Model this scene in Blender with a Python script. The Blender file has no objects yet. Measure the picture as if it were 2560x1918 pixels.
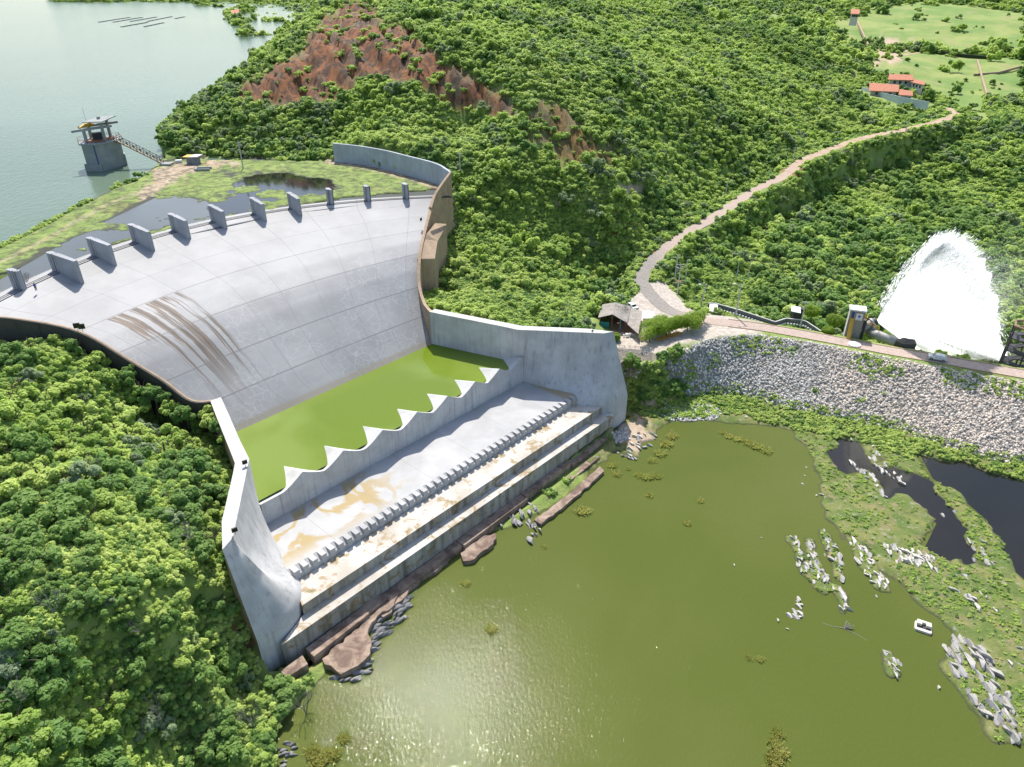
import bpy, math, random
import numpy as np
from mathutils import Vector, Matrix
R = math.radians
rng = np.random.default_rng(7); random.seed(7)
S = bpy.context.scene; C = S.collection
# ---------------------------------------------------------------- camera, sky, sun, exposure
CZ = 92.0; F = 1778.0; CP, SP = math.cos(R(30)), math.sin(R(30))
cam = bpy.data.objects.new('camera', bpy.data.cameras.new('camera')); C.objects.link(cam)
cam.location = (0, 0, CZ); cam.rotation_euler = (R(60), 0, 0)
cam.data.sensor_width = 36; cam.data.lens = 36 * F / 2560; cam.data.clip_start = 1; cam.data.clip_end = 9000
S.camera = cam
SUN = Vector((-0.09, 0.57, 0.815)).normalized()
wd = bpy.data.worlds.new('World'); S.world = wd; wd.use_nodes = True
wn = wd.node_tree; sky = wn.nodes.new('ShaderNodeTexSky'); sky.sky_type = 'NISHITA'; sky.sun_disc = False
sky.sun_elevation = math.asin(SUN.z); sky.sun_rotation = math.atan2(SUN.x, SUN.y); sky.dust_density = 1.5
wn.links.new(sky.outputs[0], wn.nodes['Background'].inputs[0]); wn.nodes['Background'].inputs[1].default_value = 0.15
sl = bpy.data.lights.new('sun', 'SUN'); sl.energy = 4.6; sl.angle = R(0.5); sl.color = (1, .955, .88)
so = bpy.data.objects.new('sun', sl); C.objects.link(so); so.rotation_euler = SUN.to_track_quat('Z', 'Y').to_euler()
S.view_settings.view_transform = 'Standard'; S.view_settings.look = 'None'; S.view_settings.gamma = 1
S.view_settings.exposure = 0.42
S.render.engine = "CYCLES"; S.cycles.max_bounces = 10; S.cycles.diffuse_bounces = 5; S.cycles.transmission_bounces = 8

# ---------------------------------------------------------------- geometry helpers
def at(px, py, z):
    u = (px - 1280) / F; v = (959 - py) / F; d = (z - CZ) / (v * CP - SP)
    return Vector((u * d, (CP + v * SP) * d, z))
def proj(x, y, z):
    dz = z - CZ; d = y * CP - dz * SP; v = y * SP + dz * CP
    return 1280 + F * x / d, 959 - F * v / d, d
OX, OY = -37.448, 135.591; WX, WY = .67209, .74047; DX, DY = .74047, -.67209
def W(s, t, z=0.): return Vector((OX + DX * s + WX * t, OY + DY * s + WY * t, z))
def tag(o, label=None, cat=None, group=None, kind=None):
    if label: o['label'] = label
    if cat: o['category'] = cat
    if group: o['group'] = group
    if kind: o['kind'] = kind
    return o
def empty(name, loc=(0, 0, 0), rz=0, **k):
    o = bpy.data.objects.new(name, None); C.objects.link(o); o.location = loc; o.rotation_euler = (0, 0, rz)
    o.empty_display_size = .3
    return tag(o, **k)
def link(name, me, mat=None, parent=None, **k):
    o = bpy.data.objects.new(name, me); C.objects.link(o)
    if mat is not None and not me.materials: me.materials.append(mat)
    if parent is not None: o.parent = parent
    return tag(o, **k)
class MB:
    def __init__(s): s.v = []; s.f = []
    def add(s, vs, fs):
        b = len(s.v); s.v += [tuple(x) for x in vs]; s.f += [tuple(i + b for i in f) for f in fs]; return s
    def prism(s, pts, z0, z1):
        n = len(pts); z0 = z0 if hasattr(z0, '__len__') else [z0] * n; z1 = z1 if hasattr(z1, '__len__') else [z1] * n
        return s.add([(p[0], p[1], a) for p, a in zip(pts, z0)] + [(p[0], p[1], a) for p, a in zip(pts, z1)],
            [tuple(range(n))[::-1], tuple(range(n, 2 * n))] + [(i, (i + 1) % n, n + (i + 1) % n, n + i) for i in range(n)])
    def box(s, c, d, rz=0):
        a, b, h = d[0] / 2, d[1] / 2, d[2] / 2; cr, sr = math.cos(rz), math.sin(rz)
        return s.prism([(c[0] + x * cr - y * sr, c[1] + x * sr + y * cr) for x, y in ((-a, -b), (a, -b), (a, b), (-a, b))], c[2] - h, c[2] + h)
    def tube(s, pts, r, n=8, cap=True):
        pts = [Vector(p) for p in pts]; rr = r if hasattr(r, '__len__') else [r] * len(pts); vs = []
        for i, p in enumerate(pts):
            d = (pts[min(i + 1, len(pts) - 1)] - pts[max(i - 1, 0)]).normalized()
            u = d.cross(Vector((0, 0, 1))) if abs(d.z) < .95 else d.cross(Vector((1, 0, 0)))
            u.normalize(); w = d.cross(u)
            vs += [p + (u * math.cos(2 * math.pi * k / n) + w * math.sin(2 * math.pi * k / n)) * rr[i] for k in range(n)]
        fs = [(i * n + k, i * n + (k + 1) % n, (i + 1) * n + (k + 1) % n, (i + 1) * n + k) for i in range(len(pts) - 1) for k in range(n)]
        if cap: fs += [tuple(range(n))[::-1], tuple(range((len(pts) - 1) * n, len(pts) * n))]
        return s.add(vs, fs)
    def bar(s, a, b, w, h=None):
        a, b = Vector(a), Vector(b); h = h or w; d = (b - a).normalized()
        u = d.cross(Vector((0, 0, 1))) if abs(d.z) < .95 else Vector((1, 0, 0)).cross(d)
        u.normalize(); n = u.cross(d); vs = []
        for p in (a, b):
            for x, y in ((-1, -1), (1, -1), (1, 1), (-1, 1)): vs.append(p + u * x * w / 2 + n * y * h / 2)
        return s.add(vs, [(3, 2, 1, 0), (4, 5, 6, 7)] + [(i, (i + 1) % 4, 4 + (i + 1) % 4, 4 + i) for i in range(4)])
    def grid(s, rows):
        n = len(rows[0]); return s.add([p for r in rows for p in r], [(i * n + k, i * n + k + 1, (i + 1) * n + k + 1, (i + 1) * n + k) for i in range(len(rows) - 1) for k in range(n - 1)])
    def build(s, name, mat=None, parent=None, smooth=False, bevel=0, **k):
        me = bpy.data.meshes.new(name); me.from_pydata(s.v, [], s.f); me.update()
        if smooth: me.shade_smooth()
        o = link(name, me, mat, parent, **k)
        if bevel:
            m = o.modifiers.new('bevel', 'BEVEL'); m.width = bevel; m.segments = 2; m.limit_method = 'ANGLE'
        return o
def npmesh(name, V, Fq, smooth=False):
    V = np.asarray(V, np.float32); Fq = np.asarray(Fq, np.int32); k = Fq.shape[1]
    me = bpy.data.meshes.new(name); me.vertices.add(len(V)); me.vertices.foreach_set('co', V.ravel())
    me.loops.add(Fq.size); me.loops.foreach_set('vertex_index', Fq.ravel())
    me.polygons.add(len(Fq)); me.polygons.foreach_set('loop_start', np.arange(0, Fq.size, k, dtype=np.int32))
    try: me.polygons.foreach_set('loop_total', np.full(len(Fq), k, np.int32))
    except Exception: pass
    me.update(calc_edges=True)
    if smooth: me.shade_smooth()
    return me
# value noise
_g = np.random.default_rng(3).random((256, 256))
def noise(x, y, sc, seed=0):
    x = np.asarray(x) / sc + seed * 17.3; y = np.asarray(y) / sc + seed * 9.1
    xi = np.floor(x).astype(int); yi = np.floor(y).astype(int); fx = x - xi; fy = y - yi
    fx = fx * fx * (3 - 2 * fx); fy = fy * fy * (3 - 2 * fy); g = lambda a, b: _g[a & 255, b & 255]
    return (g(xi, yi) * (1 - fx) + g(xi + 1, yi) * fx) * (1 - fy) + (g(xi, yi + 1) * (1 - fx) + g(xi + 1, yi + 1) * fx) * fy
def fbm(x, y, sc, seed=0, o=4):
    r = 0; a = .5; n = 0
    for i in range(o): r = r + a * noise(x, y, sc / 2 ** i, seed + i); n += a; a *= .55
    return r / n
def sstep(a, b, x): t = np.clip((x - a) / (b - a), 0, 1); return t * t * (3 - 2 * t)
def pip(x, y, poly):
    ins = np.zeros(np.shape(x), bool); n = len(poly)
    for i in range(n):
        x1, y1 = poly[i][:2]; x2, y2 = poly[(i + 1) % n][:2]
        if y1 == y2: continue
        ins ^= ((y1 > y) != (y2 > y)) & (x < (x2 - x1) * (y - y1) / (y2 - y1) + x1)
    return ins
def pdist(x, y, line, closed=False):
    d = np.full(np.shape(x), 1e9); best = np.zeros(np.shape(x)); n = len(line); L = 0
    for i in range(n if closed else n - 1):
        x1, y1 = line[i][:2]; x2, y2 = line[(i + 1) % n][:2]; l2 = (x2 - x1) ** 2 + (y2 - y1) ** 2 + 1e-9
        t = np.clip(((x - x1) * (x2 - x1) + (y - y1) * (y2 - y1)) / l2, 0, 1)
        q = np.hypot(x - x1 - t * (x2 - x1), y - y1 - t * (y2 - y1)); m = q < d
        best = np.where(m, i + t, best); d = np.where(m, q, d)
    return d, best
def sd(x, y, poly): d, _ = pdist(x, y, poly, True); return np.where(pip(x, y, poly), -d, d)
def pts(l, z): return [tuple(at(a, b, z)[:2]) for a, b in l]

# ---------------------------------------------------------------- material helpers
class NT:
    def __init__(s, name):
        s.m = bpy.data.materials.new(name); s.m.use_nodes = True; s.t = s.m.node_tree; s.t.nodes.clear()
        s.out = s.t.nodes.new('ShaderNodeOutputMaterial'); s.b = s.n('ShaderNodeBsdfPrincipled'); s.l(s.b.outputs[0], s.out.inputs[0])
    def n(s, ty, **k):
        o = s.t.nodes.new(ty)
        for a, b in k.items(): setattr(o, a, b)
        return o
    def l(s, a, b): s.t.links.new(a, b)
    def put(s, sock, v):
        if isinstance(v, bpy.types.NodeSocket): s.l(v, sock)
        elif isinstance(v, (tuple, list)) and sock.type == 'RGBA' and len(v) == 3: sock.default_value = (*v, 1)
        else: sock.default_value = v
    def m_(s, op, a, b=0., c=0., clamp=False):
        o = s.n('ShaderNodeMath', operation=op, use_clamp=clamp)
        for i, v in enumerate((a, b, c)): s.put(o.inputs[i], v)
        return o.outputs[0]
    def mix(s, f, a, b, mode='MIX'):
        o = s.n('ShaderNodeMix', data_type='RGBA', blend_type=mode); s.put(o.inputs[0], f); s.put(o.inputs[6], a); s.put(o.inputs[7], b); return o.outputs[2]
    def ramp(s, f, a, b):
        o = s.n('ShaderNodeMapRange', interpolation_type='SMOOTHSTEP'); s.put(o.inputs[0], f); o.inputs[1].default_value = a; o.inputs[2].default_value = b; return o.outputs[0]
    def noise(s, vec, sc, det=4, rough=.55, dist=0):
        o = s.n('ShaderNodeTexNoise'); s.put(o.inputs['Scale'], sc); o.inputs['Detail'].default_value = det; o.inputs['Roughness'].default_value = rough; o.inputs['Distortion'].default_value = dist
        if vec is not None: s.l(vec, o.inputs['Vector'])
        return o.outputs[0]
    def pos(s): 
        if not hasattr(s, '_p'): s._p = s.n('ShaderNodeNewGeometry').outputs['Position']
        return s._p
    def obj(s): return s.n('ShaderNodeTexCoord').outputs['Object']
    def sc(s, vec, v):
        o = s.n('ShaderNodeMapping'); s.l(vec, o.inputs[0]); o.inputs[3].default_value = v; return o.outputs[0]
    def bump(s, h, st=.3, d=.1):
        o = s.n('ShaderNodeBump'); o.inputs['Strength'].default_value = st; o.inputs['Distance'].default_value = d; s.l(h, o.inputs['Height']); s.l(o.outputs[0], s.b.inputs['Normal']); return o
    def set(s, col=None, rough=None, **k):
        if col is not None: s.put(s.b.inputs['Base Color'], col)
        if rough is not None: s.put(s.b.inputs['Roughness'], rough)
        for a, v in k.items(): s.put(s.b.inputs[a.replace('_', ' ')], v)
        return s
def plain(name, col, rough=.6, var=.12, sc=2., metallic=0., bump=0):
    t = NT(name); n = t.noise(t.obj(), sc, 5); 
    t.set(t.mix(t.ramp(n, .3, .7), tuple(c * (1 - var) for c in col), tuple(min(1, c * (1 + var)) for c in col)), rough, Metallic=metallic)
    if bump: t.bump(t.noise(t.obj(), sc * 6, 4), .5, bump)
    return t.m
def concrete(name, col, stain=(.16, .12, .08), amt=.3, dark=.25, scale=1.):
    t = NT(name); p = t.pos(); n = t.noise(p, .25 * scale, 7, .62); n2 = t.noise(p, 2.2 * scale, 6, .65)
    v = t.noise(t.sc(p, (1.1, 1.1, .07)), 1.3, 4)           # run-off streaks on the faces
    c = t.mix(t.ramp(n, .3, .72), tuple(x * .84 for x in col), tuple(min(1, x * 1.1) for x in col))
    c = t.mix(t.m_('MULTIPLY', t.ramp(n2, .5, .85), dark), c, tuple(x * .45 for x in col))
    c = t.mix(t.m_('MULTIPLY', t.ramp(v, .5, .78), amt), c, stain)
    z = t.n('ShaderNodeSeparateXYZ'); t.l(p, z.inputs[0])
    b = t.m_('FRACT', t.m_('MULTIPLY', z.outputs[2], .55)); b = t.m_('LESS_THAN', b, .03)  # board-form lift lines
    c = t.mix(t.m_('MULTIPLY', b, .22), c, tuple(x * .5 for x in col))
    t.set(c, .85); t.bump(n2, .35, .05); return t.m
M = {}
M['wall'] = concrete('pale_concrete', (.53, .525, .515), (.17, .165, .16), .5, .3)
M['pier'] = concrete('blue_grey_concrete', (.35, .36, .38), (.25, .26, .28), .2, .15)
M['brown'] = concrete('weathered_brown_concrete', (.40, .29, .19), (.08, .06, .05), .5, .6, 1.6)
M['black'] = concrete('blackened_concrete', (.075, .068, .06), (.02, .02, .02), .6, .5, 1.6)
M['tower'] = concrete('tower_concrete', (.30, .32, .31), (.12, .12, .11), .35, .3)
def stepmat():
    t = NT('stained_step_concrete'); p = t.pos(); n = t.noise(p, .16, 7, .6); n2 = t.noise(p, .5, 7, .62, .6); n3 = t.noise(p, 3, 5, .7); v = t.noise(t.sc(p, (.8, .8, .05)), .8, 6, .7)
    c = t.mix(t.ramp(n, .3, .7), (.42, .38, .32), (.56, .54, .50))
    c = t.mix(t.m_('MULTIPLY', t.ramp(n2, .52, .62), .75), c, (.30, .20, .07)); c = t.mix(t.m_('MULTIPLY', t.ramp(n2, .62, .72), .6), c, (.10, .10, .03))
    c = t.mix(t.m_('MULTIPLY', t.ramp(n3, .5, .8), .25), c, (.2, .18, .15))
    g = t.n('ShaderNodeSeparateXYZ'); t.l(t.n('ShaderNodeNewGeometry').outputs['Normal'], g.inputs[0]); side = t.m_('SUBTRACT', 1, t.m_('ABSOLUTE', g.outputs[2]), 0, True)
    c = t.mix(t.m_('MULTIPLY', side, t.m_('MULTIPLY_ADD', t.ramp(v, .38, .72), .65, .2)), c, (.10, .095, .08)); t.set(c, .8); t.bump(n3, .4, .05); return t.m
M['step'] = stepmat()
def slabmat():
    t = NT('brown_rock_slab'); p = t.pos(); n = t.noise(p, .35, 7, .65, .8); n2 = t.noise(p, 2, 6, .7)
    c = t.mix(t.ramp(n, .35, .65), (.15, .10, .075), (.38, .285, .215)); c = t.mix(t.m_('MULTIPLY', t.ramp(n2, .5, .75), .5), c, (.12, .085, .065))
    t.set(c, .9); t.bump(n2, .6, .12); return t.m
M['slab'] = slabmat()
def apronmat():
    t = NT('pale_apron_concrete'); p = t.pos(); n = t.noise(p, .11, 8, .62, .5); n2 = t.noise(p, .7, 7, .65)
    c = t.mix(t.ramp(n, .32, .68), (.35, .35, .345), (.46, .455, .45)); c = t.mix(t.m_('MULTIPLY', t.ramp(n2, .55, .75), .3), c, (.34, .36, .38))
    x = t.n('ShaderNodeSeparateXYZ'); t.l(t.obj(), x.inputs[0])        # object axes: x across the flow, y along it
    near = t.m_('MULTIPLY', t.ramp(x.outputs[0], -5, -18), t.ramp(t.m_('ABSOLUTE', t.m_('ADD', x.outputs[1], 29)), 7.5, 3)); y = t.noise(p, .12, 4, .5, .6)
    y = t.m_('MULTIPLY', t.ramp(t.m_('ABSOLUTE', t.m_('SUBTRACT', y, .52)), .075, .02), near)
    e = t.m_('MULTIPLY', t.ramp(x.outputs[0], 33.2, 34.8), .8); y = t.m_('MAXIMUM', y, e)
    c = t.mix(t.m_('MULTIPLY', y, .8), c, (.36, .25, .07))
    j = t.m_('LESS_THAN', t.m_('FRACT', t.m_('ADD', t.m_('DIVIDE', x.outputs[0], 11.2), .5)), .008); c = t.mix(t.m_('MULTIPLY', j, .6), c, (.2, .2, .2))
    t.set(c, .8); t.bump(n2, .2, .03); return t.m
M['apron'] = apronmat()
def chutemat():
    t = NT('spillway_concrete'); uv = t.n('ShaderNodeUVMap').outputs[0]; x = t.n('ShaderNodeSeparateXYZ'); t.l(uv, x.inputs[0]); u, v = x.outputs[0], x.outputs[1]
    p = t.pos(); n = t.noise(p, .07, 8, .62); n2 = t.noise(p, .9, 7, .66)
    low = t.ramp(v, -24, -19)     # flat upper slab painted paler as if sunlit, steep lower chute duller
    upc = t.mix(t.ramp(n, .3, .7), (.31, .305, .30), (.40, .395, .39)); loc_ = t.mix(t.ramp(n, .3, .7), (.27, .27, .268), (.36, .358, .352))
    c = t.mix(low, upc, loc_)
    # streaks that follow the formwork across the flow
    cm = t.n('ShaderNodeCombineXYZ'); t.l(u, cm.inputs[0]); t.l(v, cm.inputs[1]); st = t.noise(t.sc(cm.outputs[0], (3, 2.2, 1)), 1, 6, .7)
    c = t.mix(t.m_('MULTIPLY', t.ramp(st, .5, .72), t.m_('MULTIPLY_ADD', low, .35, .1)), c, (.24, .25, .27))
    # mended crack network, paler than the slab
    wv = t.n('ShaderNodeVectorMath', operation='ADD'); nz = t.n('ShaderNodeTexNoise'); nz.inputs['Scale'].default_value = .6; t.l(p, nz.inputs[0]); t.l(p, wv.inputs[0]); t.l(nz.outputs[1], wv.inputs[1])
    vo = t.n('ShaderNodeTexVoronoi', feature='DISTANCE_TO_EDGE'); vo.inputs['Scale'].default_value = .52; t.l(wv.outputs[0], vo.inputs['Vector'])
    cr = t.m_('MULTIPLY', t.ramp(vo.outputs[0], .045, .015), t.ramp(t.noise(p, .10, 3), .38, .50))
    c = t.mix(t.m_('MULTIPLY', cr, t.m_('MULTIPLY_ADD', t.ramp(v, -34, -20), .38, .03)), c, (.47, .48, .49))
    # rust and algae runs below the second joint
    cu = t.n('ShaderNodeCombineXYZ'); t.l(t.m_('MULTIPLY', u, 30), cu.inputs[0]); t.l(t.m_('MULTIPLY', v, .035), cu.inputs[1]); rs = t.noise(cu.outputs[0], 1, 3, .55)
    cu2 = t.n('ShaderNodeCombineXYZ'); t.l(t.m_('MULTIPLY', u, 75), cu2.inputs[0]); t.l(t.m_('MULTIPLY', v, .06), cu2.inputs[1]); rs2 = t.noise(cu2.outputs[0], 1, 3, .6)
    um = t.m_('MULTIPLY', t.ramp(u, -.84, -.80), t.ramp(u, -.42, -.46))
    vm = t.m_('MULTIPLY', t.ramp(v, -32.4, -31.8), t.m_('MULTIPLY_ADD', t.ramp(v, -3, -17), .95, .05))
    ru = t.m_('MULTIPLY', t.m_('MULTIPLY', t.ramp(t.m_('ADD', t.m_('MULTIPLY', rs, .65), t.m_('MULTIPLY', rs2, .35)), .475, .525), um), vm)
    c = t.mix(t.m_('MULTIPLY', ru, .9), c, t.mix(t.ramp(rs2, .4, .65), (.07, .055, .045), (.19, .13, .085)))
    gr = t.m_('MULTIPLY', t.ramp(t.noise(cu.outputs[0], 1.7, 4, .6), .56, .68), t.ramp(v, -26, -16)); c = t.mix(t.m_('MULTIPLY', gr, .35), c, (.25, .26, .28))
    # joints: lanes along the flow, arcs across it
    lane = t.m_('ABSOLUTE', t.m_('SUBTRACT', t.m_('FRACT', t.m_('MULTIPLY_ADD', u, 4.5, 20.5)), .5)); lane = t.m_('LESS_THAN', lane, t.m_('MULTIPLY_ADD', t.noise(p, .4, 2), .008, .002))
    arc = None
    for a in (-49.5, -41, -32.3, -21.8, -13.1, -6.2):
        k = t.m_('LESS_THAN', t.m_('ABSOLUTE', t.m_('SUBTRACT', v, a)), .10 if a > -33 else .05); arc = k if arc is None else t.m_('MAXIMUM', arc, k)
    jt = t.m_('MAXIMUM', t.m_('MULTIPLY', lane, .55), t.m_('MULTIPLY', arc, .75)); c = t.mix(jt, c, (.16, .16, .16))
    wl = t.ramp(v, -1.6, -.7); c = t.mix(t.m_('MULTIPLY', wl, .6), c, (.26, .22, .14))     # waterline scum
    t.set(c, .72); t.bump(n2, .25, .04); return t.m
M['chute'] = chutemat()
def water(name, col, col2, sc=1., bump=.25, rough=.06, dist=.08, spec=.5, lo=.35, hi=.65, big=.02):
    t = NT(name); p = t.pos(); n = t.noise(p, big, 4, .5, .3); c = t.mix(t.ramp(n, lo, hi), col, col2)
    w1 = t.noise(t.sc(p, (1., .5, 1)), 1.0 * sc, 2, .5, .3); w2 = t.noise(t.sc(p, (1., .7, 1)), 2.6 * sc, 1, .5)
    h = t.m_('ADD', w1, t.m_('MULTIPLY', w2, .35)); t.set(c, rough, IOR=1.333, Specular_IOR_Level=spec); t.bump(h, bump, dist); return t
tw = water('river_water', (.086, .110, .024), (.106, .126, .034), 2.3, .5, .03, .10, .05); M['river'] = tw.m
M['pool'] = water('basin_water', (.115, .175, .006), (.165, .23, .035), 1.6, .5, .03, .05, .4, .4, .6, .035).m
M['lake'] = water('reservoir_water', (.105, .155, .11), (.135, .185, .135), .7, .6, .15, .25, .12, .3, .7, .006).m
M['pond'] = water('dark_pond_water', (.012, .013, .012), (.022, .021, .018), 1.5, .15, .06, .03, .5).m
M['wet'] = water('grey_shallow_water', (.085, .09, .082), (.12, .125, .115), 1.2, .3, .12, .05, .35).m

# ---------------------------------------------------------------- terrain control points (pixel ray, height)
CT = [(1110,760,20),(1200,770,19),(1300,790,18),(1450,810,16),(1120,650,21),(1200,600,24),(1300,650,20),(1300,560,26),(1400,700,16),(1450,600,20),
(1560,640,15),(1130,550,28),(1150,450,36),(1250,450,37),(1250,500,32),(1350,470,34),(1450,480,33),(1550,470,33),(1650,450,30),(1600,550,22),(1700,500,21),
(1800,450,20),(1300,380,43),(1450,400,40),(1600,380,38),(1750,380,30),(1300,300,50),(1450,250,53),(1600,250,50),(1750,280,42),(1900,300,33),(2050,300,26),
(1300,200,60),(1300,100,68),(1300,0,78),(1450,150,62),(1450,0,77),(1600,150,58),(1600,50,66),(1600,0,73),(1750,150,52),(1750,50,62),(1750,0,67),
(1900,200,42),(1900,100,52),(1900,0,62),(2050,200,32),(2050,100,41),(2050,0,60),(2200,240,29),(2300,160,33),(2300,100,40),(2300,10,62),(2500,300,22),
(2500,200,27),(2500,100,40),(2500,0,62),(2500,400,16),(2300,400,15),(2100,400,15),(2100,500,10),(2300,500,8),(2500,500,6),(2000,600,9),(2200,620,5),
(2400,620,3),(2550,620,2),(2200,720,2),(2400,750,1),(2550,800,1),(1900,700,10),(1750,650,13),(1850,600,12),(1700,1200,-2),(2000,1300,0),(2400,1300,.5),
(2400,1800,0),(1300,1500,-3),(1000,1850,-3),(100,862,31),(200,884,30),(300,950,25),(0,1100,29.5),(0,1500,27),(0,1918,22),(300,1500,24),(300,1918,15),
(150,1250,27),(330,1250,24),(470,1200,19.5),(480,1350,18.5),(540,1500,15),(600,1600,9.5),(560,1750,6),(600,1918,3.5),(680,1700,3),(430,1060,17),(420,960,14),(370,930,15),
(700,370,39.5),(620,370,39),(500,370,38),(850,330,43),(960,350,44),(1080,385,43),(560,300,46),(650,300,46),(750,300,46),(850,290,47.5),(950,290,48.5),
(1050,300,48.5),(1150,350,42),(600,230,53),(750,220,54),(850,200,57),(950,200,58),(1050,200,59),(1150,200,59),(700,150,60),(800,120,66),
(900,100,69),(1000,100,69),(1100,100,70),(800,40,74),(900,30,76),(950,0,79),(1050,0,80),(1150,0,79),(450,350,41),(500,290,46),(560,235,50),(640,170,56),
(700,120,62),(760,65,70),(830,15,76)]
CTW = [tuple(at(*c)) for c in CT] + [(-150,300,33),(-155,370,33),(-160,450,33),(-158,540,33),(-180,640,33),(0,620,82),(-100,520,72),(100,750,76),(250,1050,74),
(450,1250,74),(800,1400,66),(-150,800,40),(-200,1000,44),(0,1200,60),(-60,45,20),(-60,0,18),(-10,20,0),(60,20,0),(160,60,0),(220,120,2),(260,200,3),(420,300,15),
(-160,120,33),(-140,80,30),(-200,160,35.5),(-110,105,29),(-70,100,21),(600,500,35),(700,800,45),(-80,70,21),(-95,20,20)]
A = np.array(CTW, float); SC = 100.
def tk(r2): return np.where(r2 > 1e-12, r2 * np.log(r2 + 1e-12), 0)
def tps_fit():
    X = A[:, :2] / SC; n = len(X); K = tk(((X[:, None] - X[None]) ** 2).sum(-1)) + np.eye(n) * .002
    P = np.c_[np.ones(n), X]; Lm = np.zeros((n + 3, n + 3)); Lm[:n, :n] = K; Lm[:n, n:] = P; Lm[n:, :n] = P.T
    return np.linalg.solve(Lm, np.r_[A[:, 2], 0, 0, 0])
TW = tps_fit()
def tps(x, y):
    sh = np.shape(x); x = np.ravel(x) / SC; y = np.ravel(y) / SC; out = np.empty(len(x)); X = A[:, :2] / SC; n = len(X)
    for i in range(0, len(x), 20000):
        a, b = x[i:i + 20000], y[i:i + 20000]; r2 = (a[:, None] - X[:, 0]) ** 2 + (b[:, None] - X[:, 1]) ** 2
        out[i:i + 20000] = tk(r2) @ TW[:n] + TW[n] + TW[n + 1] * a + TW[n + 2] * b
    return out.reshape(sh)
# shorelines and polygons
LAKE = pts([(-60,645),(0,618),(60,590),(130,555),(180,525),(230,500),(290,470),(340,452),(372,432),(398,414)], 36) + [(-119,250),(-127,266),(-137,290),(-143,325),(-146,385),(-150,450),(-160,520),(-188,620),(-225,740)] + \
    pts([(720,84),(690,88),(650,90),(610,92),(590,88),(603,72),(580,56),(562,48),(592,36),(620,22)], 36) + [(-600,1560),(-700,1760),(-1000,1780),(-1180,2050),(-1500,3200),(-2400,5200),(-6500,5200),(-6500,0),(-260,60)]
WETL = pts([(-60,700),(-60,645),(0,618),(60,590),(130,555),(180,525),(230,500),(290,470),(340,452),(372,432),(398,414),(470,398),(620,400),(800,403)], 36.9) + [tuple(W(a, b + 2.2)[:2]) for a, b in [(-89.5,65.6),(-80,68.8),(-68,70.3),(-58,69.9),(-48,69.6),(-41.4,68.6),(-36,66.4),(-34,62)]] + pts([(1000,500),(700,535),(400,600),(200,660),(0,745)], 36.9)
RIVER = pts([(560,1990),(640,1918),(760,1860),(800,1790),(790,1740),(840,1700),(910,1690),(950,1600),(1000,1530),(1030,1480),(1090,1440),(1150,1395),(1230,1350),(1330,1290),(1420,1215),(1490,1150),(1545,1120),(1590,1135),(1625,1080),(1680,1045),(1790,1050),(1850,1055),(1930,1062),(1990,1075),(2020,1110),(2040,1160),(2060,1220),(2085,1290),(2130,1340),(2170,1370),(2210,1410),(2260,1440),(2310,1500),(2370,1545),(2400,1600),(2380,1680),(2450,1760),(2520,1850),(2640,1900),(2700,2300),(500,2400)], 0)
POND1 = pts([(2080,1135),(2110,1100),(2150,1105),(2180,1160),(2260,1180),(2330,1210),(2370,1270),(2420,1340),(2430,1395),(2380,1420),(2300,1360),(2330,1300),(2260,1240),(2215,1245),(2180,1180),(2130,1190),(2110,1180)], 0)
POND2 = pts([(2310,1145),(2400,1150),(2480,1180),(2560,1200),(2700,1230),(2700,1480),(2560,1440),(2500,1390),(2470,1300),(2400,1240),(2340,1200)], 0)
WP1 = pts([(560,560),(520,520),(540,480),(620,440),(720,430),(830,445),(850,480),(780,520),(700,530),(640,545)], 36.8)
WP2 = pts([(-60,740),(0,690),(120,610),(260,540),(380,480),(470,480),(560,510),(560,560),(430,570),(330,600),(220,640),(130,660),(0,735)], 36.8)
ROAD = [(2760,968,12),(2560,936,12),(2440,915,12),(2345,898,12),(2226,878,12),(2092,852,12),(1994,834,12),(1900,818,12),(1820,808,12),(1740,798,12),(1670,775,12.3),(1625,735,13),(1602,700,13.8),(1625,660,15),(1690,600,17),(1790,540,20),(1880,480,22),(1960,440,23.5),(2000,405,25),(2060,380,25.5),(2160,345,26.5),(2260,325,27.5),(2360,300,28.5),(2388,285,29),(2368,270,29.4)]
ROADW = [tuple(at(*p)) for p in ROAD]
ROAD2 = [tuple(at(*p)) for p in [(2180,150,34),(2250,140,34.5),(2330,128,35),(2370,130,35.2)]]
TOE = pts([(1400,975),(1500,962),(1585,968),(1662,990),(1770,980),(1850,978),(1900,992),(1963,1012),(2035,1030),(2144,1050),(2252,1070),(2343,1105),(2452,1135),(2560,1157),(2760,1205)], 1.6)
REDGE = pts([(1450,880),(1540,905),(1640,895),(1720,868),(1800,842),(1900,838),(2000,853),(2088,870),(2226,896),(2371,922),(2560,956),(2760,990)], 12)
EMB = TOE + REDGE[::-1]
LOT = pts([(1545,775),(1600,735),(1640,715),(1670,712),(1690,740),(1720,770),(1780,785),(1900,806),(1900,832),(1800,842),(1700,860),(1640,890),(1540,880)], 12)
edge_R = [(0,26.6,22),(-5,28.8,22.2),(-10.5,32.2,24.6),(-15.3,36.8,28.6),(-19.8,42.2,31.6),(-25.5,49.7,35),(-30,56.3,38.6),(-32.3,64.7,43)]
edge_L = [(0,-27.2,22),(-3.3,-30.6,22),(-9,-32.6,25),(-15.4,-35.4,28.2),(-22.8,-40.3,33.6),(-29.6,-47.6,36.6),(-33,-54,38.5),(-36,-64,43)]
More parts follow.
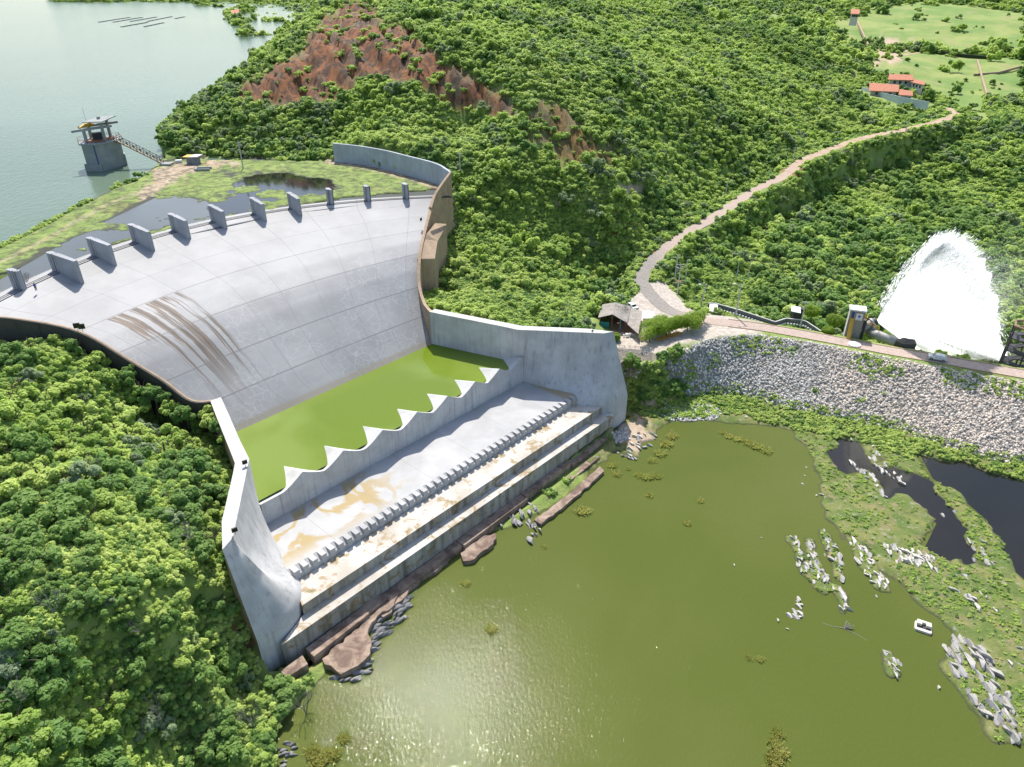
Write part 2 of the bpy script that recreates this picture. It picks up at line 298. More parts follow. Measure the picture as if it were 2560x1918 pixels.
FOOT = [tuple(W(s, t)[:2]) for s, t in [(-56,-60),(-60,0),(-52,40),(-38,66)] + [(a[0] - 1, a[1] + 1.2) for a in edge_R[::-1]] + [(22,35.5),(37,47),(44,50),(44.5,42),(46.5,-40),(45,-48),(39,-46.5),(24,-36.5)] + [(a[0] - 1, a[1] - 1.2) for a in edge_L]]
GW = [W(a, b) for a, b in [(-89.5,65.6),(-80,68.8),(-68,70.3),(-58,69.9),(-48,69.6),(-41.4,68.6),(-36,66.4),(-32.3,64.7)]]
STRIP = [pts(q, 0) for q in ([(1970,1345),(1992,1348),(2014,1400),(1998,1408)], [(2012,1350),(2030,1352),(2045,1400),(2072,1450),(2052,1455),(2022,1400)], [(2055,1328),(2075,1340),(2102,1400),(2112,1450),(2095,1452),(2070,1390)], [(2118,1345),(2150,1360),(2205,1440),(2222,1480),(2190,1470),(2140,1405)], [(1988,1412),(2018,1402),(2060,1450),(2068,1485),(2035,1462)], [(2078,1462),(2100,1465),(2124,1525),(2104,1530)], [(2205,1640),(2225,1632),(2255,1690),(2235,1690)])]
def terrain(x, y):
    z = tps(x, y); r = np.hypot(x, y); fw = sstep(1300, 2600, r); z = z * (1 - fw) + (48 + 40 * fbm(x, y, 900, 15)) * fw
    z = z + (fbm(x, y, 30, 1) - .5) * 4.5 * sstep(90, 220, r) + (fbm(x, y, 9, 5) - .5) * 1.6
    # cut face on the hill: gullies
    px, py, d = proj(x, y, z); cl = cliffmask(px, py); z = z + cl * (fbm(x * 1.6 + y * .8, (y - x * .5) * .35, 5, 8) - .5) * 7
    # reservoir
    D = sd(x, y, LAKE) + (fbm(x, y, 8, 4) - .5) * np.clip(r / 60, 2, 9)
    far = sstep(0, 20, D)
    z = np.where(D < 0, 36 - np.minimum(4, .15 - D * .3), np.where((D < 14) & ((x < -60) | (y > 700)), np.maximum(z, 36.05 + np.minimum(np.maximum(D, 0) * .06, 2)), z))
    # wetland
    D = sd(x, y, WETL); w = sstep(3, -1, D); n = (fbm(x, y, 14, 6) - .5) * .9 + (fbm(x, y, 2.4, 9) - .5) * .35
    ze = 36.98 + n * .8; ze = ze - np.where(fbm(x * .6, y, 9, 66) > .58, .16, .5) * sstep(3, -5, np.minimum(sd(x, y, WP1), sd(x, y, WP2) + 1)) + (fbm(x, y, 1.6, 67) - .5) * .3 * sstep(3, -3, sd(x, y, WP1))
    lk = sd(x, y, LAKE) + (fbm(x, y, 8, 4) - .5) * np.clip(r / 60, 2, 9); ze = np.where(lk < 0, z, np.maximum(ze, 36.05))
    z = z * (1 - w) + ze * w
    # river flats, toe vegetation
    low = sstep(14, 4, z) * (r < 240) * (x > -60); pr = (px > 560) & (py > 930)
    RV = sd(x, y, RIVER); n = (fbm(x, y, 12, 11) - .5) * 1.1 + (fbm(x, y, 2.2, 12) - .5) * .8; RVn = RV + (fbm(x, y, 5, 13) - .5) * 5
    east = (x > 20) & (y < 170)
    flat = .42 + n * .75 - 1.0 * sstep(1.5, -2, np.minimum(sd(x, y, POND1), sd(x, y, POND2)) + (fbm(x, y, 4, 21) - .5) * 5)
    te, _ = pdist(x, y, TOE); fl = east & (x > 23) & (sd(x, y, EMB) > 0) & pip(x, y, TOE + [(400, 90), (400, -20), (20, -20)] + pts([(1560,1160)], 0))
    z = np.where(fl, flat + sstep(8, 0, te) * .7, z)
    z = np.where(RVn < 0, np.minimum(z, .35 + RVn * .25) - 0 * z, np.where((RV < 25) & (r < 200), np.minimum(z, .5 + RVn * .55 + n * .3 + np.maximum(RV - 3, 0) ** 1.5 * .3), z))
    z = np.where(RVn < -6, -1.5, z)
    for q in STRIP: D = sd(x, y, q) + (fbm(x, y, 2.5, 14) - .5) * 2.2; z = np.where((D < .9) & (r < 200), np.maximum(z, .16 - np.maximum(D, -.5) * .35 + n * .12), z)
    # embankment
    e = pip(x, y, EMB); dt, _ = pdist(x, y, TOE); dr, _ = pdist(x, y, REDGE); ze = (12 * dt + 1.6 * dr) / (dt + dr + 1e-6); z = np.where(e, ze + (fbm(x, y, 5, 33) - .5) * .5, z)
    # gravel lot and roads
    D = sd(x, y, LOT); w = sstep(7, 0, D) * (~e); z = z * (1 - w) + 12 * w
    for rd, hw in ((ROADW, 2.6), (ROAD2, 2.6)):
        D, b = pdist(x, y, rd); bi = np.clip(b, 0, len(rd) - 1.001).astype(int); zz = np.array([q[2] for q in rd]); zr = zz[bi] + (zz[bi + 1] - zz[bi]) * (b - bi)
        w = sstep(hw + 6, hw + .8, D) * (~(e & (D > hw + .3))); z = z * (1 - w) + zr * w
    # cut the spillway footprint out
    D = sd(x, y, FOOT); s = (x - OX) * DX + (y - OY) * DY; t_ = (x - OX) * WX + (y - OY) * WY
    cap = np.where(s < -20, 33, np.where(s < 0, 12, np.where(s < 23, 9, np.where(s < 37, 7, 0))))
    z = np.where(D < -.4, np.minimum(z, np.where(s < -45, 34, np.where(s < -20, 24, np.where(s < 0, 10, np.where(s < 23, 9, np.where(s < 37, 5, -2)))))), z)
    # ground stays below the wall tops next to the structure
    top = np.interp(s, [-33, -25, -15, -5, 0, 37, 38.5, 46], [36.5, 33, 26, 20, 20, 19.5, 12, 1.2]); z = np.where((D >= -.4) & (D < 7) & (s > -33) , np.minimum(z, top - 1.2 + np.maximum(D - 1, 0) * .6), z)
    # gully beside the left wall, trench outside the right wall
    gl = sstep(7, 1.5, np.hypot((s + 9) / 1.6, t_ + 36)) ; z = np.where(D > 0, z - 4.5 * gl, z)
    gl = sstep(5, 1, np.hypot((s + 14) / 1.8, t_ - 43)) ; z = np.where(D > 0, z - 5 * gl, z)
    return z
CLIFF = [(880,-10),(960,40),(1050,90),(1120,160),(1200,205),(1290,275),(1290,290),(1240,290),(1200,262),(1140,268),(1080,240),(1040,205),(960,200),(900,190),(850,250),(760,265),(700,260),(610,250),(590,225),(660,170),(740,130),(800,70),(840,20),(850,-10)]
CLIFF2 = [(1310,265),(1400,255),(1450,270),(1500,310),(1540,370),(1560,400),(1480,440),(1400,435),(1360,380),(1320,330)]
def cliffmask(px, py):
    q = [tuple(map(float, p)) for p in CLIFF]; q2 = [tuple(map(float, p)) for p in CLIFF2]
    w_ = (noise(px, py, 30, 3) - .5) * 44 + (noise(px, py, 9, 6) - .5) * 26; return np.maximum(sstep(20, -16, sd(px, py, q) + w_ * .6), .8 * sstep(26, -30, sd(px, py, q2) + w_ * 1.5 + 6)) * (py > -200)
# one sheet of ground, finer near the dam, out past the horizon line of the picture
na, nr = 820, 640
ang = np.linspace(R(-62), R(62), na); el = np.linspace(math.atan(72 / 22.), math.atan(72 / 7000.), nr); rad = 72 / np.tan(el)
AA, RR = np.meshgrid(ang, rad); GX = RR * np.sin(AA); GY = RR * np.cos(AA); GZ = terrain(GX, GY)
def tz(x, y):   # height by the same grid
    x = np.asarray(x, float); y = np.asarray(y, float); a = (np.arctan2(x, y) - ang[0]) / (ang[1] - ang[0]); e = (np.arctan2(72, np.hypot(x, y)) - el[0]) / (el[1] - el[0])
    a = np.clip(a, 0, na - 1.001); e = np.clip(e, 0, nr - 1.001); i = a.astype(int); j = e.astype(int); fa = a - i; fe = e - j
    return (GZ[j, i] * (1 - fa) + GZ[j, i + 1] * fa) * (1 - fe) + (GZ[j + 1, i] * (1 - fa) + GZ[j + 1, i + 1] * fa) * fe
gpx, gpy, gd = proj(GX, GY, GZ)
idx = np.arange(na * nr).reshape(nr, na); Q = np.stack([idx[:-1, :-1], idx[:-1, 1:], idx[1:, 1:], idx[1:, :-1]], -1).reshape(-1, 4)[:, ::-1]
gme = npmesh('ground', np.stack([GX, GY, GZ], -1).reshape(-1, 3), Q, True)
def pm(poly, soft=12, wob=20, sc=18): return sstep(soft, -soft, sd(gpx, gpy, [tuple(map(float, p)) for p in poly]) + (noise(gpx, gpy, sc, 5) - .5) * wob)
rock = np.clip(cliffmask(gpx, gpy), 0, 1)
for pl in ([(600,370),(640,350),(680,385),(600,392),(560,388)], [(1590,610),(1650,570),(1660,640),(1610,670)], [(1600,545),(1560,600),(1500,590),(1530,550)], [(1780,590),(1830,580),(1840,620),(1780,620)], [(1950,420),(2000,400),(2010,440),(1960,455)], [(1220,720),(1240,700),(1260,730),(1230,745)], [(570,1560),(640,1560),(640,1720),(590,1700)]): rock = np.maximum(rock, pm(pl, 6, 24, 9) * .9)
soil = np.zeros_like(rock)
for pl in ([(395,418),(470,404),(600,402),(620,410),(520,418),(450,440),(400,480),(340,530),(345,500)], [(1440,480),(1600,460),(1620,480),(1500,500)], [(2200,100),(2240,100),(2280,120),(2230,160),(2180,160),(2140,110)], [(1580,995),(1700,990),(1790,1005),(1700,1015),(1590,1010)], [(1530,1080),(1600,1040),(1650,1100),(1600,1150)], [(1520,870),(1640,870),(1650,900),(1530,905)]): soil = np.maximum(soil, pm(pl, 8, 26, 12))
e_, _ = pdist(GX, GY, [tuple(at(a, b, 37)[:2]) for a, b in [(0,655),(130,590),(260,515),(370,470)]]); soil = np.maximum(soil, sstep(1.1, .4, e_) * .6)
g_, _ = pdist(GX, GY, [tuple(p[:2]) for p in GW]); soil = np.maximum(soil, sstep(4.5, 2.5, g_) * (GZ < 38.5) * .9)
lot = sstep(1.5, -1, sd(GX, GY, LOT)); em = pip(GX, GY, EMB).astype(float)
mead = np.maximum(pm([(2080,60),(2180,30),(2300,5),(2420,15),(2560,35),(2560,130),(2450,135),(2330,120),(2200,115),(2120,110)], 8, 14), pm([(2270,190),(2400,140),(2560,150),(2560,250),(2460,240),(2480,330),(2380,260)], 8, 14)); mead = np.maximum(mead, pm([(2170,180),(2180,130),(2360,140),(2380,160),(2280,190)], 5, 8))
shore = ((GX > 15) & (GY < 160) & (em < .5) & (GZ < 2.5) & (GY > 20)).astype(float)
col = np.stack([rock, np.clip(soil, 0, 1), np.maximum(lot, 0), np.ones_like(rock)], -1).reshape(-1, 4).astype(np.float32)
ca = gme.color_attributes.new('mask', 'FLOAT_COLOR', 'POINT'); ca.data.foreach_set('color', col.ravel())
col2 = np.stack([em, mead, shore, np.ones_like(rock)], -1).reshape(-1, 4).astype(np.float32)
ca = gme.color_attributes.new('mask2', 'FLOAT_COLOR', 'POINT'); ca.data.foreach_set('color', col2.ravel())
def groundmat():
    t = NT('ground'); a = t.n('ShaderNodeVertexColor', layer_name='mask'); s = t.n('ShaderNodeSeparateColor'); t.l(a.outputs[0], s.inputs[0])
    a2 = t.n('ShaderNodeVertexColor', layer_name='mask2'); s2 = t.n('ShaderNodeSeparateColor'); t.l(a2.outputs[0], s2.inputs[0])
    p = t.pos(); n = t.noise(p, .05, 6, .6); n2 = t.noise(p, .9, 7, .68); n3 = t.noise(p, .22, 6, .65, .5); n4 = t.noise(p, 3.5, 5, .7)
    g = t.mix(t.ramp(n3, .35, .65), (.17, .25, .05), (.27, .34, .09)); g = t.mix(t.m_('MULTIPLY', t.ramp(n2, .5, .7), .6), g, (.12, .18, .04)); g = t.mix(t.m_('MULTIPLY', t.ramp(n, .56, .7), .5), g, (.20, .15, .07))
    me = t.mix(t.ramp(t.noise(p, .03, 7, .62), .35, .65), (.14, .24, .045), (.27, .32, .085)); me = t.mix(t.m_('MULTIPLY', t.ramp(t.noise(p, .06, 6, .65), .55, .68), .5), me, (.30, .24, .13)); me = t.mix(t.m_('MULTIPLY', t.ramp(t.noise(p, .2, 5, .7), .6, .7), .45), me, (.07, .12, .03)); g = t.mix(s2.outputs[1], g, me)
    sh = t.mix(t.ramp(n3, .4, .62), (.10, .15, .03), (.19, .20, .06)); sh = t.mix(t.ramp(t.noise(p, .35, 6, .65), .56, .66), sh, (.26, .20, .11)); sh = t.mix(t.m_('MULTIPLY', t.ramp(n2, .55, .7), .8), sh, (.34, .31, .26)); g = t.mix(s2.outputs[2], g, sh)
    so_ = t.mix(t.ramp(n2, .3, .7), (.40, .30, .20), (.52, .42, .32)); so_ = t.mix(t.ramp(n3, .5, .7), so_, (.44, .25, .12)); g = t.mix(s.outputs[1], g, so_)
    st = t.noise(t.sc(p, (.9, .5, .35)), .35, 8, .68, 1.0); rk = t.mix(t.ramp(st, .38, .62), (.055, .030, .016), (.28, .105, .034)); rk = t.mix(t.ramp(t.noise(p, .12, 5, .6), .5, .62), rk, t.mix(t.ramp(st, .4, .6), (.06, .048, .038), (.24, .15, .085))); rk = t.mix(t.m_('MULTIPLY', t.ramp(n2, .5, .72), .7), rk, (.06, .04, .03)); g = t.mix(s.outputs[0], g, rk)
    lt = t.mix(t.ramp(n2, .35, .65), (.40, .34, .28), (.56, .50, .44)); g = t.mix(s.outputs[2], g, lt)
    g = t.mix(s2.outputs[0], g, (.24, .22, .195))
    x = t.n('ShaderNodeSeparateXYZ'); t.l(p, x.inputs[0]); mz = t.m_('MULTIPLY', t.ramp(t.m_('ABSOLUTE', t.m_('SUBTRACT', x.outputs[2], 36.8)), .5, .3), t.ramp(x.outputs[0], -5, -25)); g = t.mix(t.m_('MULTIPLY', mz, t.m_('MULTIPLY', t.ramp(t.noise(p, .5, 6, .7), .42, .62), .75)), g, (.055, .06, .03)); g = t.mix(t.m_('MULTIPLY', mz, t.ramp(x.outputs[2], 36.86, 36.74)), g, (.06, .065, .045)); wt = t.m_('MULTIPLY', t.ramp(x.outputs[2], .22, .02), 1); g = t.mix(t.m_('MULTIPLY', wt, .8), g, (.045, .05, .02))
    t.set(g, .95); t.bump(t.m_('ADD', n2, t.m_('MULTIPLY', n4, .5)), .8, .35); return t.m
link('ground', gme, groundmat(), kind='structure')
def sheet(name, poly, z, mat, **k): return MB().add([(p[0], p[1], z) for p in poly], [tuple(range(len(poly)))]).build(name, mat, **k)
def grow(poly, d):
    c = np.mean(np.array(poly), 0); return [(c[0] + (p[0] - c[0]) * (1 + d), c[1] + (p[1] - c[1]) * (1 + d)) for p in poly]
def tri(name, poly, z, mat, **k):   # concave outline: let bmesh triangulate it
    import bmesh
    bm = bmesh.new(); vs = [bm.verts.new((p[0], p[1], z)) for p in poly]; es = [bm.edges.new((vs[i], vs[(i + 1) % len(vs)])) for i in range(len(vs))]
    bmesh.ops.triangle_fill(bm, edges=es, use_beauty=True); me = bpy.data.meshes.new(name)
    for f in bm.faces:
        if f.normal.z < 0: f.normal_flip()
    bm.to_mesh(me); bm.free(); return link(name, me, mat, **k)
LK2 = [(-60, 60)] + [p for p in pts([(-60,760),(0,720),(200,620),(420,520),(560,440),(700,395)], 36)]
tri('reservoir_water', [(-200, 60), (-128, 128), (-118, 152), (-104, 176), (-88, 200), (-74, 218), (-70, 240), (-95, 262), (-120, 285), (-125, 330), (-128, 385), (-130, 450), (-140, 530), (-165, 630), (-190, 740), (-210, 900), (-160, 1100), (-140, 1500), (-200, 1900), (-500, 2300), (-700, 2600), (-900, 3000), (-1200, 3600), (-1500, 7500), (-9000, 7500), (-9000, -200), (-300, -200)], 36, M['lake'], kind='structure')
sheet('river_water', [(-48, -60), (260, -60), (260, 100), (150, 128), (60, 150), (30, 146), (-8, 125), (-30, 95), (-38, 88), (-40, 60)], 0, M['river'], kind='structure')
tri('pond_water', grow(POND1, .12), .03, M['pond'], kind='structure'); tri('pond_water', grow(POND2, .06), .035, M['pond'], kind='structure')
tri('wetland_pond', grow(WP1, .03), 36.735, M['pond'], kind='structure')
tri('wetland_water', [tuple(p) for p in WETL][12:] + [tuple(at(0, 700, 36.7)[:2]), tuple(at(200, 585, 36.7)[:2]), tuple(at(420, 480, 36.7)[:2])], 36.72, M['wet'], kind='structure')
NT_, TP_ = 43, 1.722
# ---------------------------------------------------------------- the spillway
def interp(x, xs, ys): return float(np.interp(x, xs, ys))
PV = [-60, -57.6, -56.6, -55, -49, -41, -32.3, -27, -21.8, -17.5, -13.1, -6, 0, 3.5]
PZ = [36.9, 37.15, 37.2, 37.1, 35.9, 34.4, 32.4, 31, 29, 26.6, 23.5, 18.3, 13.5, 10.9]
PK = [.0071, .0071, .0071, .0070, .0062, .0052, .0042, .0035, .00275, .0024, .0020, .0008, 0, 0]
def chute_z(v): return interp(v, PV, PZ)
spill = empty('spillway', W(-20, 0, 20), label='huge grey concrete spillway with piers on its curved crest and a green basin below', cat='spillway')
def part(mb, name, mat, par=None, **k):
    o = mb.build(name, mat, par or spill, **k)
    if (par or spill) is spill: o.matrix_parent_inverse = Matrix.Translation(-Vector(spill.location))
    return o
def edge_t(v, E):      # where the arc through v meets the wall line
    k = interp(v, PV, PK); el = [(a[0], abs(a[1])) for a in E]; lo = None
    for t in np.linspace(20, 75, 551):
        s = v + k * t * t; te = interp(-s, [-a[0] for a in el], [a[1] for a in el]) if s < 0 else 26.6 + s * .33
        if t >= te: return t + .25
    return 75
vs = [v for a, b in zip(PV[:-1], PV[1:]) for v in np.linspace(a, b, max(2, int((b - a) / .7)), endpoint=False)] + [PV[-1]]
rows = []; uvs = []
for v in vs:
    k = interp(v, PV, PK); tl = edge_t(v, edge_L); tr = edge_t(v, edge_R); n = 121
    z = chute_z(v); row = []
    for i in range(n):
        f = i / (n - 1); t = -tl + (tl + tr) * f; row.append(W(v + k * t * t, t, z)); uvs.append((f * 2 - 1, v))
    rows.append(row)
m = MB().grid(rows); m.f = [f[::-1] for f in m.f]
o = part(m, 'chute', M['chute'], smooth=True)
uvl = o.data.uv_layers.new(name='UVMap'); li = np.empty(len(o.data.loops), np.int32); o.data.loops.foreach_get('vertex_index', li); uvl.data.foreach_set('uv', np.array(uvs, np.float32)[li].ravel())
# crest lip: upstream face and the three gate slots
def crest_line(off, z, n=90, lo=-66, hi=62): return [W(-56.6 + .0071 * t * t + off, t, z) for t in np.linspace(lo, hi, n)]
part(MB().grid([crest_line(-3.6, 33), crest_line(-3.6, 36.9), crest_line(-3.3, 36.95)]), 'crest_lip', M['chute'] and M['wall'])
M['slot'] = plain('shadowed_slot_steel', (.05, .055, .06), .8)
def ribbon(off, w, h, z0=37.1): return MB().grid([crest_line(off, z0 - .1), crest_line(off, z0 + h), crest_line(off + w, z0 + h), crest_line(off + w, z0 - .1)])
for off in (-.6, .15, 1.0): part(ribbon(off, .22, .14), 'stoplog_guide', M['slot'])  # near-black raised strips carry the shade of the gate slots in their colour
# piers
PIER = [(-43.5, 3.2), (-34.6, 9.2), (-25.2, 8.3), (-14.8, 8.3), (-4.6, 7.9), (5.7, 7.4), (16.4, 7.4), (25.8, 7.2), (35.3, 3.), (44.2, 3.), (53, 3.)]
def pier(t, L):
    s0 = -56.6 + .0071 * t * t - 2.2; k = .0142 * t * .55; d = Vector((1, -k)).normalized() if t > 0 else Vector((1, -k * .9)).normalized(); nr_ = Vector((-d.y, d.x))
    def P2(a, b): return W(s0 + d.x * a + nr_.x * b, t + d.y * a + nr_.y * b)
    Z = 41.1; g = .62; prof = []
    nose = [(-math.cos(q) * .62 + .62, math.sin(q) * g) for q in np.linspace(-math.pi / 2, math.pi / 2, 9)]
    side = [(1.25, g), (1.25, g - .16), (1.5, g - .16), (1.5, g), (2.0, g), (2.0, g - .32), (2.45, g - .32), (2.45, g), (3.0, g), (3.0, g - .16), (3.2, g - .16), (3.2, g)]
    nose = [(-math.sin(q) * .62 + .62, -math.cos(q) * g) for q in np.linspace(0, math.pi, 9)]
    if L < 4: tail = [(L - math.sin(q) * -.5 - .5, math.cos(q) * g) for q in np.linspace(0, math.pi, 7)]; side = side[:9]
    else: tail = [(L, .42), (L, -.42)]
    pl = nose[::-1] if False else nose + side + tail + [(a, -b) for a, b in side[::-1]]
    pts_ = [P2(a, b) for a, b in pl]
    zt = [Z - (0 if a < 4 else (a - 4) * .08) for a, b in pl]; zb = [33.8] * len(pl)
    # downstream end leans back a little
    return MB().prism(pts_, zb, zt)
for t, L in PIER: part(pier(t, L), 'pier', M['pier'])
# walls
def offs(line, d):
    out = []
    for i, p in enumerate(line):
        a = line[max(i - 1, 0)]; b = line[min(i + 1, len(line) - 1)]; n = Vector((b[1] - a[1], -(b[0] - a[0]))).normalized(); out.append((p[0] + n.x * d, p[1] + n.y * d))
    return out
def dens(line, n=6):
    L = [Vector(p) for p in line]; out = []
    for i in range(len(L) - 1):
        p0, p1, p2, p3 = L[max(i - 1, 0)], L[i], L[i + 1], L[min(i + 2, len(L) - 1)]
        for k in range(n):
            u = k / n; out.append(.5 * ((2 * p1) + (-p0 + p2) * u + (2 * p0 - 5 * p1 + 4 * p2 - p3) * u * u + (-p0 + 3 * p1 - 3 * p2 + p3) * u ** 3))
    return out + [L[-1]]
def wallstrip(line, thick, drop, side):   # line of (s,t,z); inner edge given
    ln = dens(line); o2 = offs([(p[0], p[1]) for p in ln], thick * side); r = [[], [], [], []]
    for p, q in zip(ln, o2):
        r[0].append(W(p[0], p[1], p[2] - drop)); r[1].append(W(p[0], p[1], p[2])); r[2].append(W(q[0], q[1], p[2])); r[3].append(W(q[0], q[1], p[2] - drop - 4))
    return MB().grid(r)
part(wallstrip(edge_R, .75, 13, 1), 'training_wall', M['brown'])
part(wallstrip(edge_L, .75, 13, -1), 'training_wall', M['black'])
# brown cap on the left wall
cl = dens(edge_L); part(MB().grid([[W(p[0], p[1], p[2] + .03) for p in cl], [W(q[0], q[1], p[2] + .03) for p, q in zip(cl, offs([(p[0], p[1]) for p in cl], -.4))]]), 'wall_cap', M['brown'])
def flare(sg):      # basin wall and its cone-shaped end, one surface; sg +1 right, -1 left
    top = [(-.2, 26.6), (6, 28.5), (11, 30.1), (16, 31.7), (21.9, 33.4)]; bot = [(-.2, 26.6), (6, 28.5), (11, 30.1), (16, 31.7), (21.9, 33.6)]
    for f in (.2, .4, .6, .8, 1.): top.append((21.9 + 15.6 * f, 33.4 + 11.6 * f)); bot.append((21.9 + 14.3 * f, 33.6 + 2.6 * f ** 1.4))
    zt = 22; rows = []; K = 14
    tops = [Vector((a, b, zt)) for a, b in top]; bots = [Vector((a, b, 7.4 + (.0 if i < 5 else 0))) for i, (a, b) in enumerate(bot)]
    rim = [(36.2, 36.2), (38.6, 36.9), (40.6, 38.2), (42.2, 40.0), (43.2, 42.2), (43.7, 44.8), (43.6, 47.6)]
    for i, (a, b) in enumerate(rim[1:]): g = i / 5; tops.append(Vector((37.5 + 1.1 * g ** 2, 45. + 2.2 * g ** 2, zt))); bots.append(Vector((a, b, 7.4)))
    n0 = len(top)
    for k in range(K + 1):
        f = k / K; row = []
        for i, (p, q) in enumerate(zip(tops, bots)):
            w = 0 if i < 5 else (i - 4) / (n0 - 5) if i < n0 else 1
            g = f + (0 if w == 0 else -.24 * math.sin(math.pi * f) * w ** 1.5 * (max(0, 1 - (i - n0) / 2.) if i >= n0 else 1))
            r = p.lerp(q, g); r.z = p.z + (q.z - p.z) * f; row.append(W(r.x, r.y * sg, r.z))
        rows.append(row)
    rows.append([W(q.x, q.y * sg, -2.) for q in bots])
    m = MB().grid(rows)
    if sg > 0: m.f = [f[::-1] for f in m.f]
    o = part(m, 'basin_wall', M['wall'], smooth=False); o.data.shade_smooth(); o.modifiers.new('s', 'EDGE_SPLIT').split_angle = R(50)
    # flat walkway on top and the back face
    b2 = offs([(a, b * sg) for a, b in top], -2.1 * sg); b2[-1] = (38.6, 47.2 * sg); b2[4] = (21.2, 35.6 * sg); b2[0] = (-.4, (28.6) * sg)
    part(MB().grid([[W(a, b * sg, zt + .02) for a, b in top], [W(a, b, zt + .02) for a, b in b2]]), 'wall_top', M['capstone'])
    bk = [[W(a, b, zt + .02) for a, b in b2] + [W(43.6, 47.6 * sg, 7.4)], [W(a, b, 4) for a, b in b2] + [W(43.6, 47.6 * sg, -2)]]
    part(MB().grid(bk), 'wall_back', M['brown'])
M['capstone'] = concrete('wall_top_concrete', (.52, .52, .50), (.2, .18, .15), .3, .5, 2)
flare(1); flare(-1)
# basin floor, undulating sill, apron
part(MB().prism([W(3, -29), W(3, 29), W(23, 34), W(23, -34)], 9, 10.9), 'basin_floor', M['wall'])
PKS = [-25.2, -16.4, -7.2, 1.6, 9.9, 18.1, 25.8, 33.2]
def sillz(s, t):
    d = min(abs(t - k) for k in PKS); tau = min(1, d / 4.3) if t > -30.8 else 1; g = (23.4 - s) / 6.9
    return 13.42 + 2.15 * ((1 - tau) ** 1.3 - g)
ts = np.linspace(-33.9, 33.9, 273); r = [[W(s, t, sillz(s, t)) for t in ts] for s in np.linspace(12, 23.4, 40)]
m = MB().grid(r); m.f = [f[::-1] for f in m.f]; part(m, 'sill_top', M['apronlike'] if 'apronlike' in M else M['white_sill'] if 'white_sill' in M else concrete('bleached_sill_concrete', (.56, .56, .54), (.25, .18, .12), .2, .15))
m = MB().grid([[W(23.4, t, 8.6) for t in ts], [W(23.4, t, sillz(23.4, t)) for t in ts]]); part(m, 'sill_wall', M['wall'])
ap = empty('apron', W(0, 0, 0)); ap.parent = spill; ap.matrix_parent_inverse = Matrix.Translation(-Vector(spill.location)); bpy.data.objects.remove(ap)
def st_obj(mb_st, name, mat, **k):    # mesh written in (t, s, z) axes and rotated into the world
    o = mb_st.build(name, mat, spill, **k); th = math.atan2(WY, WX); o.matrix_parent_inverse = Matrix.Translation(-Vector(spill.location)); o.location = (OX, OY, 0); o.rotation_euler = (0, 0, th); return o
ao = st_obj(MB().prism([(-34.6, -23.4), (-37.3, -35.6), (37.3, -35.6), (34.6, -23.4)], 4, 8.9), 'apron', M['apron'])
m = MB().prism([(-37.3, -35.6), (-37.7, -37.0), (37.7, -37.0), (37.3, -35.6)], 4, [8.88, 8.05, 8.05, 8.88]); st_obj(m, 'end_sill', M['apron'])
t0 = st_obj(MB().prism([(0, 0), (0, -1.45), (.95, -1.45), (.95, 0)], 5, 8.93), 'tooth', M['apron'])
for i in range(NT_):
    c = t0 if i == 0 else t0.copy()
    if i: C.objects.link(c)
    c.location = W(35.62, -36.9 + i * TP_, 0)
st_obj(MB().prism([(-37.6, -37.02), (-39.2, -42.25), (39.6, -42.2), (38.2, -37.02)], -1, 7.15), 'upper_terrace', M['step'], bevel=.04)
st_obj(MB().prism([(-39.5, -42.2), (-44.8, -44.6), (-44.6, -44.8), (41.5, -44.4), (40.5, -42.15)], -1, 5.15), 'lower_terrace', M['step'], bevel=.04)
# brown worn slabs along the water, each one block
def slab(p, z0, z1, name='worn_slab'): st_obj(MB().prism([(a, -b) for a, b in p], z0, z1), name, M['slab'], bevel=.08)
slab([(-41.5, 45.2), (-41.5, 47.5), (-30.5, 47.0), (-30.5, 44.9)], -1, 1.9)
slab([(-30.45, 44.5), (-30.45, 46.6), (-26.5, 46.5), (-26.5, 44.4)], -1, 1.7)
slab([(-26.4, 44.9), (-26.4, 46.8), (-9, 46.4), (-9, 44.7)], -1, 1.45)
slab([(-8.9, 44.7), (-8.9, 46.9), (9, 46.6), (9, 44.5)], -1, 1.6)
slab([(9.1, 44.4), (9.1, 46.1), (24, 45.8), (24, 44.2)], -1, 1.8)
slab([(24.1, 44.0), (24.1, 46.2), (37.5, 45.6), (37.5, 43.9)], -1, 1.5)
slab([(12, 47.4), (12, 49), (31, 48.3), (31, 46.9)], -1, .75)
slab([(-46.5, 46.3), (-46.5, 48), (-43, 48.3), (-42.6, 46.2)], -1, 2.3)
# counterfort ledge outside the right wall
lt = [at(1043, 647, 28.7), at(1087, 647, 28.3), at(1094, 603, 30.2), at(1110, 574, 31.2), at(1116, 560, 31.6), at(1088, 558, 32.6), at(1066, 585, 32.2), at(1054, 597, 31.6)]
part(MB().prism([p[:2] for p in lt], [14] * 8, [p.z for p in lt]), 'buttress_ledge', M['ledge'] if 'ledge' in M else M['brown'])
part(MB().bar(at(1073, 519, 37.6), at(1117, 556, 32.2), .5, .6), 'buttress_strut', M['brown'])
# fin on the outside of the left wall
a, b = at(75, 812, 33.5), at(66, 868, 27.5); part(MB().prism([at(66, 812, 33.5)[:2], at(75, 812, 33.5)[:2], (a.x + 1.2, a.y - 2.2), (a.x + .5, a.y - 2.4)], 24, [34, 34, 30, 30]), 'buttress', M['brown'])
# water held in the basin
sheet('basin_water', [W(-.6, -28.3), W(-.6, 28), W(22.4, 33.6), W(22.4, -33.9)], 13.5, M['pool'], kind='structure')
